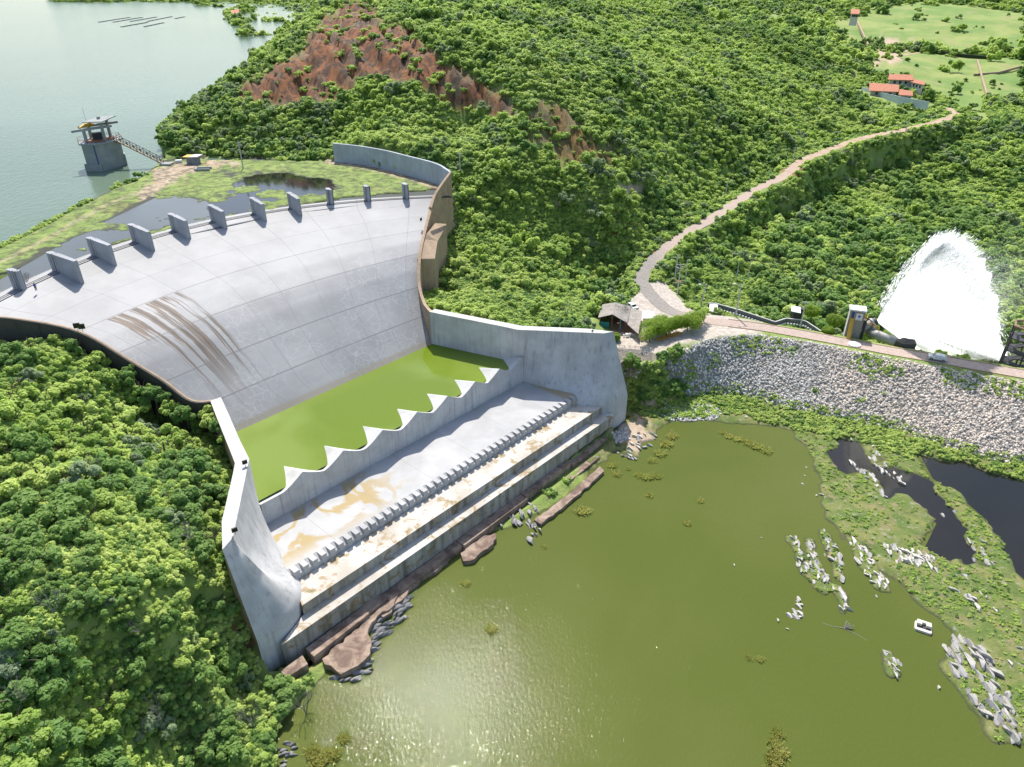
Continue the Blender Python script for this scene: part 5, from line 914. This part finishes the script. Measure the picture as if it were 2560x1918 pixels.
# ---- undergrowth
x, y, rg = scatter(50, 230, .72, 77); z = tz(x, y); ok, px, py, d = okmask(x, y, z, .4); ok &= ~((z < 2.2) & (x > 15) & (y < 165)); ok &= (px > -60) & (px < 2620) & (py < 1960); ok &= rg.random(len(x)) < np.where(cliffmask(px, py) > .4, .05, 1) * .92
ss_ = (x - OX) * DX + (y - OY) * DY; tt_ = (x - OX) * WX + (y - OY) * WY; ok &= ~((ss_ > 38) & (np.abs(tt_) < 46) & (rg.random(len(x)) < .88)); P1 = np.stack([x, y, z], 1)[ok]
xf, yf, rg = scatter(230, 560, 1.9, 79); zf_ = tz(xf, yf); okf, pxf, pyf, df = okmask(xf, yf, zf_, .8); okf &= (pxf > -40) & (pxf < 2600) & (rg.random(len(xf)) < np.where(cliffmask(pxf, pyf) > .4, .06, .9)); 
for p in OPEN: okf &= ~pip(pxf, pyf, fl_(p))
PF = np.stack([xf, yf, zf_], 1)[okf]; n1 = len(P1); s = np.concatenate([.6 + .7 * rg.random(n1), 1.3 + 1.0 * rg.random(len(PF))]); P1 = np.concatenate([P1, PF]); n1 = len(P1); gnscatter('undergrowth', P1, ['w0', 'w1', 'w2', 'w3'], rg.integers(0, 4, n1), np.stack([s, s, s], 1), label='low weeds and grass between the trees', cat='undergrowth')
# toe of the dam, river flats and weeds on the riprap
x, y, rg = scatter(50, 190, .62, 78); z = tz(x, y); px, py, d = proj(x, y, z); on = (x > 15) & (y < 168) & (px > 1380) & (px < 2640) & (py < 1980) & (d > 20); e_ = sd(x, y, EMB); tdist, _ = pdist(x, y, TOE); up_, _ = pdist(x, y, REDGE)
m_ = fbm(x, y, 9, 71); toe_ = (e_ > 0) & (tdist < 9) & (z > .25) & (z < 9); flat = (e_ > 0) & (z > .12) & (z < 1.6) & ~toe_; em1 = (e_ <= 0) & (((up_ < 4.0) & (m_ > .47)) | ((tdist < 1.5)) | (m_ > .69))
p_ = np.where(toe_, np.where(m_ > .42, 1., .45), 0) + np.where(flat & (px > 1990), np.where(m_ > .46, .6, .12), 0) + np.where(em1, .75, 0); ok = on & (rg.random(len(x)) < p_) & (pdist(x, y, roadx)[0] > 3.1) & (sd(x, y, LOT) > .3) & (sd(x, y, FOOT) > .8)
P2 = np.stack([x, y, z], 1)[ok]; n2_ = len(P2); s = np.where(toe_[ok], .55, np.where(em1[ok], .45, .28)) * (.6 + .8 * rg.random(n2_)); gnscatter('bank_weeds', P2, ['w0', 'w1', 'w2', 'w3'], np.where(rg.random(n2_) < .6, rg.choice([1, 3], n2_), rg.choice([0, 2], n2_)), np.stack([s, s, s * 1.1], 1), label='green weeds on the dam toe and the marshy flats', cat='weeds')
# ---- stones
def stone(seed, sub=2, flatz=.75, cuts=12, lo=.62, hi=.95):
    import bmesh
    bm = bmesh.new(); bmesh.ops.create_icosphere(bm, subdivisions=sub, radius=1); V = np.array([v.co[:] for v in bm.verts]); rg = np.random.default_rng(seed)
    for _ in range(cuts):
        n = rg.normal(size=3); n /= np.linalg.norm(n); h = lo + (hi - lo) * rg.random(); dd = V @ n - h; V -= np.where(dd > 0, dd, 0)[:, None] * n
    for v, q in zip(bm.verts, V): v.co = q * (1, .8, flatz)
    me = bpy.data.meshes.new('stone'); bm.to_mesh(me); bm.free(); return me
def stonemat(name, a, b, c_=None, x0=None):
    t = NT(name); oi = t.n('ShaderNodeObjectInfo'); c = t.mix(oi.outputs['Random'], a, b)
    if c_ is not None:
        p = t.pos(); x = t.n('ShaderNodeSeparateXYZ'); t.l(p, x.inputs[0]); f = t.m_('ADD', t.ramp(x.outputs[0], x0[0], x0[1]), t.m_('MULTIPLY', t.m_('SUBTRACT', t.noise(p, .08, 4), .5), 1.9), 0, True); rr = t.m_('FRACT', t.m_('MULTIPLY', oi.outputs['Random'], 7.3)); c = t.mix(t.m_('MULTIPLY', f, t.m_('MULTIPLY_ADD', rr, .9, .25)), c, c_)
    n = t.noise(t.obj(), 2.5, 5, .7); c = t.mix(t.m_('MULTIPLY', t.ramp(n, .45, .75), .35), c, (.12, .11, .10)); t.set(c, .9); t.bump(n, .4, .06); return t.m
M['rip'] = stonemat('riprap_stone', (.40, .39, .37), (.76, .73, .68), (.80, .67, .54), (45, 95)); M['grey_rock'] = stonemat('pale_river_rock', (.38, .365, .335), (.56, .53, .48)); M['dark_rock'] = stonemat('grey_bank_rock', (.20, .20, .20), (.34, .32, .31))
for i in range(4): PR['s%d' % i] = stone(200 + i, 2); PR['s%d' % i].materials.append(M['rip'])
x, y, rg = scatter(70, 200, .33, 91); px, py, d = proj(x, y, tz(x, y)); e_ = sd(x, y, EMB); extra = pip(px, py, [(1620., 1030.), (1750., 1000.), (1810., 1030.), (1790., 1050.), (1690., 1055.)]) | pip(px, py, [(1520., 1060.), (1560., 1050.), (1575., 1100.), (1540., 1110.)]); ok = ((e_ < .6) | extra) & (px > 1400) & (px < 2650) & (pdist(x, y, roadx)[0] > 3.0) & (sd(x, y, FOOT) > .5) & ~((px < 1840) & (py < 905) & (px < 1700 + 0 * px))
ok &= sd(x, y, LOT) > .2; P3 = np.stack([x, y, tz(x, y)], 1)[ok]; n3_ = len(P3); s = .16 + .26 * rg.random(n3_) ** 1.8; print('stones', n3_)
gnscatter('riprap', P3 + [0, 0, .05], ['s0', 's1', 's2', 's3'], rg.integers(0, 4, n3_), np.stack([s, s, s], 1), flat=True, label='loose grey and pinkish stones covering the dam slope', cat='riprap')
# boulders and outcrops in the shallows
RK = [stone(300 + i, 3, .6, 10, .22, .72) for i in range(6)]
for r_ in RK: r_.materials.append(M['grey_rock'])
RD = [stone(330 + i, 3, .7, 10, .25, .75) for i in range(4)]
for r_ in RD: r_.materials.append(M['dark_rock'])
sa, sb = at(2130, 1090, 0), at(2240, 1240, 0); SA = math.atan2((sb - sa).y, (sb - sa).x)
BO = [(2032, 1459, .9, .6, 0), (2061, 1387, .8, .3, 0), (2216, 1452, 1.1, .7, 0), (2053, 1237, .7, .6, 0), (2041, 1240, .6, .5, 0), (2006, 1211, .6, .45, 0), (2015, 1170, .6, .4, 0), (1863, 1047, 1.1, .6, 0), (1944, 1550, .6, .4, 0), (1968, 1573, .5, .3, 0), (2347, 1721, .7, .6, 0), (2128, 1102, .9, .5, 0), (2355, 1290, .9, .7, 0), (2385, 1280, 1.1, .7, 0), (2520, 1660, .8, .6, 0), (2545, 1625, .6, .5, 0), (2062, 1246, .5, .4, 0), (2012, 1190, .4, .3, 0), (2190, 1492, .7, .3, 0), (2030, 1432, .6, .5, 0), (1835, 1412, .5, .25, 0), (1903, 1345, .45, .2, 0)]
labs = ['pale', 'light', 'flat', 'rough', 'slanted', 'low']
for i, (px_, py_, a, b, _) in enumerate(BO):
    p = at(px_, py_, 0); g = 'standing in the open water' if py_ < 1260 and px_ < 2070 or px_ < 2040 else 'among the flooded rocks near the marsh' if py_ > 1300 and px_ < 2260 else 'beside the dark ponds'
    o = link('boulder', RK[i % 6], None); o.location = (p.x, p.y, max(0, tzf(p.x, p.y)) + .08); o.scale = (a, b, min(a, b) * .9); o.rotation_euler = (rng.normal() * .08, rng.normal() * .12, SA + rng.normal() * .12); tag(o, f'pale weathered boulder {g}', 'rock', f'pale boulders {g}')
def outcrop(poly, n, smin, smax, label, meshes, seed, ang_, name='rock_outcrop', zup=.15, asp=.45, z0=0):
    rg = np.random.default_rng(seed); w = pts(poly, z0); A_ = np.array(w); V, Fc = [], []; base = 0; k = 0
    while k < n:
        x, y = A_[:, 0].min() + rg.random() * np.ptp(A_[:, 0]), A_[:, 1].min() + rg.random() * np.ptp(A_[:, 1])
        if not pip(np.array(x), np.array(y), w): continue
        me = meshes[k % len(meshes)]; v = np.array([q.co[:] for q in me.vertices]); s = smin + (smax - smin) * rg.random(); v = v * (s, s * asp * (.7 + .6 * rg.random()), s * .55); a = ang_ + rg.normal() * .15; ti = rg.normal() * .25; c_, s_ = math.cos(a), math.sin(a)
        v = v @ np.array([[1, 0, 0], [0, math.cos(ti), math.sin(ti)], [0, -math.sin(ti), math.cos(ti)]]); v = np.stack([v[:, 0] * c_ - v[:, 1] * s_ + x, v[:, 0] * s_ + v[:, 1] * c_ + y, v[:, 2] + zup + max(z0, tzf(x, y))], 1); V.append(v); Fc += [tuple(i + base for i in f.vertices) for f in me.polygons]; base += len(v); k += 1
    me2 = bpy.data.meshes.new(name); me2.from_pydata(np.concatenate(V).tolist(), [], Fc); me2.update(); return tag(link(name, me2, meshes[0].materials[0]), label, 'rock')
for n_, (pl, k_, lb) in enumerate((([(1970,1345),(1992,1348),(2014,1400),(1998,1408)], 16, 'pale layered rock strip at the left end of the flooded outcrops'), ([(2012,1350),(2030,1352),(2045,1400),(2072,1450),(2052,1455),(2022,1400)], 22, 'narrow rock strip second from the left among the flooded outcrops'), ([(2055,1328),(2075,1340),(2102,1400),(2112,1450),(2095,1452),(2070,1390)], 20, 'thin broken rock strip in the middle of the flooded outcrops'), ([(2118,1345),(2150,1360),(2205,1440),(2222,1480),(2190,1470),(2140,1405)], 40, 'largest pale rock strip among the flooded outcrops, nearest the marsh'), ([(1988,1412),(2018,1402),(2060,1450),(2068,1485),(2035,1462)], 18, 'jumbled rock strip below the two left strips'), ([(2078,1462),(2100,1465),(2124,1525),(2104,1530)], 14, 'weed topped rock strip pointing down into the green water'), ([(2150,1108),(2182,1118),(2265,1205),(2250,1218),(2195,1180)], 26, 'pale rock slab running along the right side of the small dark pool'), ([(2118,1150),(2146,1156),(2228,1238),(2212,1250)], 20, 'pale rock slab running down the left of the small dark pool'), ([(2405,1325),(2440,1335),(2500,1430),(2480,1450),(2430,1400)], 16, 'pale rocks half buried in grass right of the dark pond'), ([(2190,1365),(2240,1375),(2330,1395),(2330,1420),(2230,1410)], 24, 'pile of grey rubble along the near shore of the dark pond'), ([(2330,1430),(2420,1440),(2490,1530),(2470,1545),(2380,1480)], 18, 'scattered pale slabs in the grass above the big fissured outcrop'))):
    outcrop(pl, int(k_ * .9) if n_ != 9 else 60, .55, 1.75, lb, RK, 40 + n_, SA, zup=.08, asp=.5)
outcrop([(2361,1618), (2400,1600), (2450,1625), (2500,1700), (2545,1790), (2555,1850), (2530,1862), (2480,1800), (2420,1760), (2385,1690)], 75, 1.0, 2.6, 'big fissured pale rock outcrop at the lower right water edge', RK, 1, SA, zup=.1)
outcrop([(2205,1636), (2225,1632), (2255,1660), (2255,1690), (2235,1690)], 14, .5, 1.3, 'small pale rock islet left of the big fissured outcrop', RK, 2, SA, zup=0); outcrop([(1985,1490), (2000,1500), (2003,1545), (1975,1557), (1970,1540), (1990,1530)], 14, .6, 1.2, 'hook shaped pale rock standing alone in the green water', RK, 3, SA + .6, zup=.05, asp=.7)
outcrop([(1250,1270), (1290,1240), (1310,1280), (1290,1340), (1250,1350), (1240,1310)], 22, .8, 2.0, 'grey jagged rock ridge poking out between the worn slabs', RD, 4, R(-65), zup=.3); outcrop([(1325,1265), (1350,1260), (1352,1330), (1325,1365), (1310,1320)], 16, .7, 1.8, 'second grey rock ridge beside the worn slabs, on the right', RD, 5, R(-65), zup=.1)
outcrop([(955,1545), (1020,1490), (1030,1510), (1000,1560), (955,1610), (930,1650), (920,1620)], 60, .6, 1.5, 'grey broken rocks along the water below the worn slabs', RD, 6, R(40), zup=.15); outcrop([(840,1690), (900,1680), (930,1650), (925,1680), (880,1715), (840,1712)], 22, .6, 1.3, 'dark rocks at the tip of the brown slab', RD, 7, R(20), zup=.1); outcrop([(700,1860), (745,1840), (760,1900), (700,1930)], 14, .5, 1.0, 'grey rocks at the water edge at the bottom of the picture', RD, 8, R(20), zup=.1); outcrop([(1540,1140), (1590,1080), (1640,1085), (1640,1105), (1590,1150), (1560,1160)], 26, .6, 1.5, 'grey rocks on the small point right of the cone wall', RK, 9, R(-40), zup=.2)
def jag(pl, seed, amp=.35):
    rj = random.Random(seed); out = []
    for i in range(len(pl)):
        a, b = pl[i], pl[(i + 1) % len(pl)]; n = max(1, int((b - a).length / .9))
        for k in range(n): q = a.lerp(b, k / n); out.append(Vector((q.x + rj.uniform(-amp, amp), q.y + rj.uniform(-amp, amp), q.z + rj.uniform(-.06, .1))))
    return out
sl = [at(*q, .9) for q in ((808, 1650), (900, 1570), (960, 1500), (1000, 1470), (980, 1520), (925, 1560), (925, 1640), (900, 1665), (850, 1690))]; sl = jag(sl, 3)[::-1]; m = MB().prism([q[:2] for q in sl], -1, [q.z + .25 for q in sl]); tag(m.build('brown_rock_slab', M['slab'], bevel=.1), 'broad flat brown rock slab sloping into the water below the worn steps', 'rock')
sl = [at(*q, .9) for q in ((1150, 1385), (1190, 1350), (1235, 1330), (1237, 1355), (1180, 1405), (1155, 1405))]; sl = jag(sl, 5)[::-1]; m = MB().prism([q[:2] for q in sl], -1, [q.z for q in sl]); tag(m.build('brown_rock_slab', M['slab'], bevel=.1), 'small triangular brown slab at the water edge midway along the steps', 'rock')
sl = jag([at(*q, .8) for q in ((930, 1530), (985, 1478), (1060, 1420), (1110, 1390), (1120, 1405), (1060, 1440), (1010, 1490), (960, 1545))], 9)[::-1]; tag(MB().prism([q[:2] for q in sl], -1, [q.z for q in sl]).build('brown_rock_slab', M['slab']), 'long thin brown rock ledge between the worn slabs and the water', 'rock')
sl = jag([at(*q, .7) for q in ((1335, 1300), (1420, 1235), (1500, 1165), (1512, 1178), (1430, 1250), (1350, 1312))], 10, .2)[::-1]; tag(MB().prism([q[:2] for q in sl], -1, [q.z for q in sl]).build('brown_rock_slab', M['slab']), 'narrow outer brown ledge at the right end of the steps', 'rock')
# reeds standing in the water
RE = [(1458, 1279, 1.3), (1541, 1185, 1.0), (1600, 1190, .9), (1618, 1194, 1.1), (1641, 1192, .9), (1631, 1152, .9), (1624, 1239, .7), (1163, 1460, .8), (1230, 1574, .9), (1718, 1310, .7), (1751, 1253, .7), (1872, 1646, .5), (1899, 1649, .6), (1938, 1860, .9), (1950, 1880, 1.1), (1935, 1900, 1.1), (1945, 1835, .8), (1666, 1112, 1.3), (1680, 1092, 1.2), (1650, 1135, 1.2), (1805, 1082, .7), (1822, 1092, .9), (1845, 1100, 1.0), (1870, 1108, 1.1), (1893, 1118, 1.3), (1915, 1128, 1.2), (1362, 1368, .5), (1530, 1165, .9), (1570, 1172, .6), (830, 1890, 1.1), (800, 1900, 1.2), (860, 1850, .8), (780, 1880, .9)]
for i, (px_, py_, s) in enumerate(RE):
    p = at(px_, py_, 0); g = ('in the row near the far bank', 'a') if px_ > 1790 and py_ < 1140 else ('near the cone wall', 'b') if px_ > 1440 and py_ < 1290 else ('at the bottom of the picture', 'c') if py_ > 1800 else ('alone in the open water', 'd')
    o = link('reed_clump', PR['r%d' % (i % 3)], None); o.location = (p.x, p.y, -.05); o.scale = (s * 1.3, s * 1.1, s * .7); o.rotation_euler = (0, 0, i * 1.3); tag(o, f'straw coloured reed clump {g[0]}', 'reeds', f'reed clumps {g[0]}')
# clipped trees by the road
def clipped(poly_pts, z, h, label, r0=1.0, nl=5000, seed=3):
    rg = np.random.default_rng(seed); cl = [(p.x - poly_pts[0].x, p.y - poly_pts[0].y, h + rg.random() * .5, r0 * (.7 + .5 * rg.random())) for p in poly_pts]; V, Fq = leaves(rg, cl, nl, .15); me = npmesh('crown', V, Fq); me.materials.append(LF['clip'])
    e = empty('clipped_tree', (poly_pts[0].x, poly_pts[0].y, z), label=label, cat='tree'); link('crown', me, None, e); return e
rg = np.random.default_rng(8); cp = [at(a + rg.random() * 10 - 5, b + rg.random() * 10 - 5, 14.6) for a, b in [(1612 + k * 5.2, 837 - k * 1.75) for k in range(30)] + [(1618 + k * 5.2, 822 - k * .9) for k in range(26)] + [(1625 + k * 6, 808 + k * .05) for k in range(20)]]
e = clipped(cp, 12, 2.6, 'long flat topped clipped canopy beside the bar hut', 1.6, 34000)
for k in range(4): q = cp[k * 9 + 2] - cp[0]; MB().tube([(q.x, q.y, -.3), (q.x, q.y, 2.4)], [.16, .12], 7).build('trunk', M['bark'], e)
for (px_, py_, z, r_, h, lb, sd0) in ((1537, 856, 11.5, 1.25, 1.5, 'little umbrella shaped clipped tree in front of the teal hut panel', 11), (2027, 800, 11, 2.1, 2.4, 'round clipped tree right of the small white shelter', 12), (2085, 820, 11, 2.0, 2.0, 'round clipped tree just left of the control house', 13), (2068, 834, 11.5, 1.4, .5, 'low clipped bush at the roadside below the round trees', 14)):
    p = at(px_, py_, z); rg = np.random.default_rng(sd0); q = [Vector((p.x, p.y, z))] + [Vector((p.x + math.cos(a) * r_ * .55, p.y + math.sin(a) * r_ * .55, z)) for a in np.linspace(0, 6.28, 8)[:-1]]; e = clipped(q, z, h, lb, r_ * .6, 5200, sd0); MB().tube([(0, 0, -.5), (0, 0, h)], [.14, .1], 7).build('trunk', M['bark'], e)
p = W(-4.5, -25.6, 17.3); o = link('chute_bush', PR['n5'], None); o.location = p - Vector((0, 0, .9)); o.scale = (1.1, 1.1, .9); tag(o, 'small dark bush growing on the chute beside the left wall', 'bush')
# single trees that stand out
for px_, py_, z, s, key, lb in ((2330, 235, 29, 5.2, 'n5', 'big dark tree beside the right end of the boundary wall'), (2352, 262, 29, 4.2, 'n6', 'dark tree at the bend of the far dirt road'), (2270, 215, 31, 3.6, 'n7', 'thin greyish tree standing in front of the rear farmhouse'), (2398, 222, 28, 4.2, 'n5', 'dark tree on the pasture right of the farmhouses'), (2432, 258, 27, 3.8, 'n6', 'dark tree low on the pasture right of the dirt road bend'), (2485, 205, 28, 2.8, 'n5', 'lone dark tree in the green field'), (420, 1000, 13.5, 3.4, 'n6', 'dark tree in the gully against the left chute wall'), (490, 1015, 15.5, 2.8, 'n7', 'olive grey bush hanging over the left chute wall'), (505, 1060, 17.5, 2.4, 'n5', 'dark bush beside the left wall where the basin starts'), (752, 385, 37.5, 2.7, 'n7', 'round greyish tree on the grass left of the guide wall')):
    p = at(px_, py_, z); zz = max(tzf(p.x, p.y), z - 2) if px_ < 2000 else tzf(p.x, p.y); e = empty('leafy_tree', (p.x, p.y, zz - .3), label=lb, cat='tree'); e.scale = (s, s, s); link('trunk', trunk_me, None, e); link('crown', PR[key], None, e)
for k, (s_, r_, ky) in enumerate(((-24.5, 2.0, 'n0'), (-21.5, 2.3, 'n5'), (-18, 2.5, 'n0'), (-14, 2.6, 'n5'), (-11, 2.6, 'n8'), (-8, 2.9, 'n5'), (-5.5, 2.4, 'n2'), (-2.5, 2.6, 'n5'), (.5, 2.2, 'n0'), (3.5, 2.2, 'n3'), (7, 2.0, 'n5'), (10, 1.8, 'n8'))):
    te_ = float(np.interp(-s_, [-a[0] for a in edge_L], [abs(a[1]) for a in edge_L])) if s_ < 0 else 26.6 + s_ * .32; top_ = float(np.interp(s_, [-33, -22, -15, -9, -3, 0, 20], [37, 33.5, 28, 25, 22, 22, 22])); p = W(s_, -te_ - .9 - r_ * .85); zz = max(tzf(p.x, p.y), top_ - r_ * 1.15 - (1.6 if s_ < -16 else .6))
    e = empty('wall_bush', (p.x, p.y, zz - .3), k * 1.1, label=('dark bush' if ky == 'n5' else 'yellow green bush' if ky == 'n3' else 'mid green bush') + ' growing against the outside of the left chute wall', cat='bush', group='bushes against the left chute wall'); e.scale = (r_, r_, r_ * 1.15); link('trunk', trunk_me, None, e); link('crown', PR[ky], None, e)
# ---------------------------------------------------------------- the water jet
jm = NT('white_spray'); jm.set((.98, .985, .99), .9, Specular_IOR_Level=.1); tr = jm.n('ShaderNodeBsdfTranslucent'); jm.put(tr.inputs[0], (.98, .985, .99)); mx = jm.n('ShaderNodeMixShader'); mx.inputs[0].default_value = .97; jm.l(jm.b.outputs[0], mx.inputs[1]); jm.l(tr.outputs[0], mx.inputs[2]); jm.l(mx.outputs[0], jm.out.inputs[0]); M['spray'] = jm.m
jet = empty('water_jet', JT, label='huge white fan of water blasting from the outlet valve beyond the road', cat='water jet')
def onfan(px, py):      # a point of the leaning fan of water
    z = JT.z
    for _ in range(40):
        y = JT.y - .28 * (z - JT.z); v = (959 - py) / F; dd = (y + (z - CZ) * 0) ; k = (v * CP - SP) / (CP + v * SP); z = CZ + y * k
    d = y / (CP + v * SP); return Vector(((px - 1280) / F * d, y, z))
OUT = [onfan(*q) for q in ((2212, 775), (2238, 728), (2270, 684), (2305, 645), (2338, 616), (2365, 602), (2395, 600), (2428, 618), (2455, 652), (2474, 700), (2488, 752), (2497, 805), (2504, 860), (2510, 920), (2470, 935), (2420, 930), (2370, 915), (2320, 898), (2275, 872), (2240, 845), (2215, 825))]
OUT = [Vector(q) for q in dens([(p.x, p.y, max(p.z, .5)) for p in OUT], 8)]; rows = []
for i in range(40):
    f = (i / 39) ** .8; row = []
    for j, q in enumerate(OUT):
        e_ = 1 + (float(noise(j * .5, 1., 1., 3)) - .5) * .09 * f; p = (q - JT) * (f * e_); p.y += 2.2 * math.sin(math.pi * f) * math.sin(math.pi * j / (len(OUT) - 1)) + (float(noise(j * .35, f * 3, 1., 9)) - .5) * .9 * f; row.append(p)
    rows.append(row)
MB().grid(rows).build('water_sheet', M['spray'], jet, smooth=True)
rg = np.random.default_rng(4); N_ = 42000; V = np.zeros((N_, 4, 3), np.float32); OA = np.array([(p - JT)[:] for p in OUT]); u_ = rg.random(N_) * 14 / 20 * (len(OUT) - 1); u0 = u_.astype(int); fr = (u_ - u0)[:, None]; E_ = OA[u0] * (1 - fr) + OA[np.minimum(u0 + 1, len(OA) - 1)] * fr
f_ = 1.0 - np.abs(rg.normal(size=N_)) * .22 + rg.normal(size=N_) * .035; f_ = np.clip(f_, .05, 1.16); Pj = E_ * f_[:, None] + rg.normal(size=(N_, 3)) * [.35, .3, .35]; Pj[:, 1] += .5 + np.abs(rg.normal(size=N_)) * 1.6 * f_
g_ = sstep(.35, .8, u_ / (len(OUT) - 1))[:, None]; vj = E_ / np.linalg.norm(E_, axis=1)[:, None] * (1 - g_) + np.array([.12, 0, -1.]) * g_; vj /= np.linalg.norm(vj, axis=1)[:, None]
sd2 = np.cross(vj, rg.normal(size=(N_, 3))); sd2 /= np.linalg.norm(sd2, axis=1)[:, None]; Ls = (.2 + .7 * rg.random(N_))[:, None]; ws = (.03 + .06 * rg.random(N_))[:, None]
V[:, 0] = Pj - vj * Ls; V[:, 1] = Pj - sd2 * ws; V[:, 2] = Pj + vj * Ls; V[:, 3] = Pj + sd2 * ws; V = V[(Pj[:, 2] + JT.z > .3) & ~((u_ < 4.5 / 20 * (len(OUT) - 1)) & ((rg.random(N_) < .75) | (f_ < .93)))]
N2 = 26000; c2 = np.array([26., -1, 8]) + rg.normal(size=(N2, 3)) * [5.5, 3., 6.5]; c2 = c2[(c2[:, 2] > -13)]; N2 = len(c2); a2 = rg.normal(size=(N2, 3)); a2 /= np.linalg.norm(a2, axis=1)[:, None]; b2_ = np.cross(a2, rg.normal(size=(N2, 3))); b2_ /= np.linalg.norm(b2_, axis=1)[:, None]; V2 = np.stack([c2 - a2 * .07, c2 - b2_ * .03, c2 + a2 * .07, c2 + b2_ * .03], 1).astype(np.float32); V = np.concatenate([V, V2])
link('spray', npmesh('spray', V.reshape(-1, 3), np.arange(len(V) * 4).reshape(-1, 4)), M['spray'], jet)['kind'] = 'stuff'
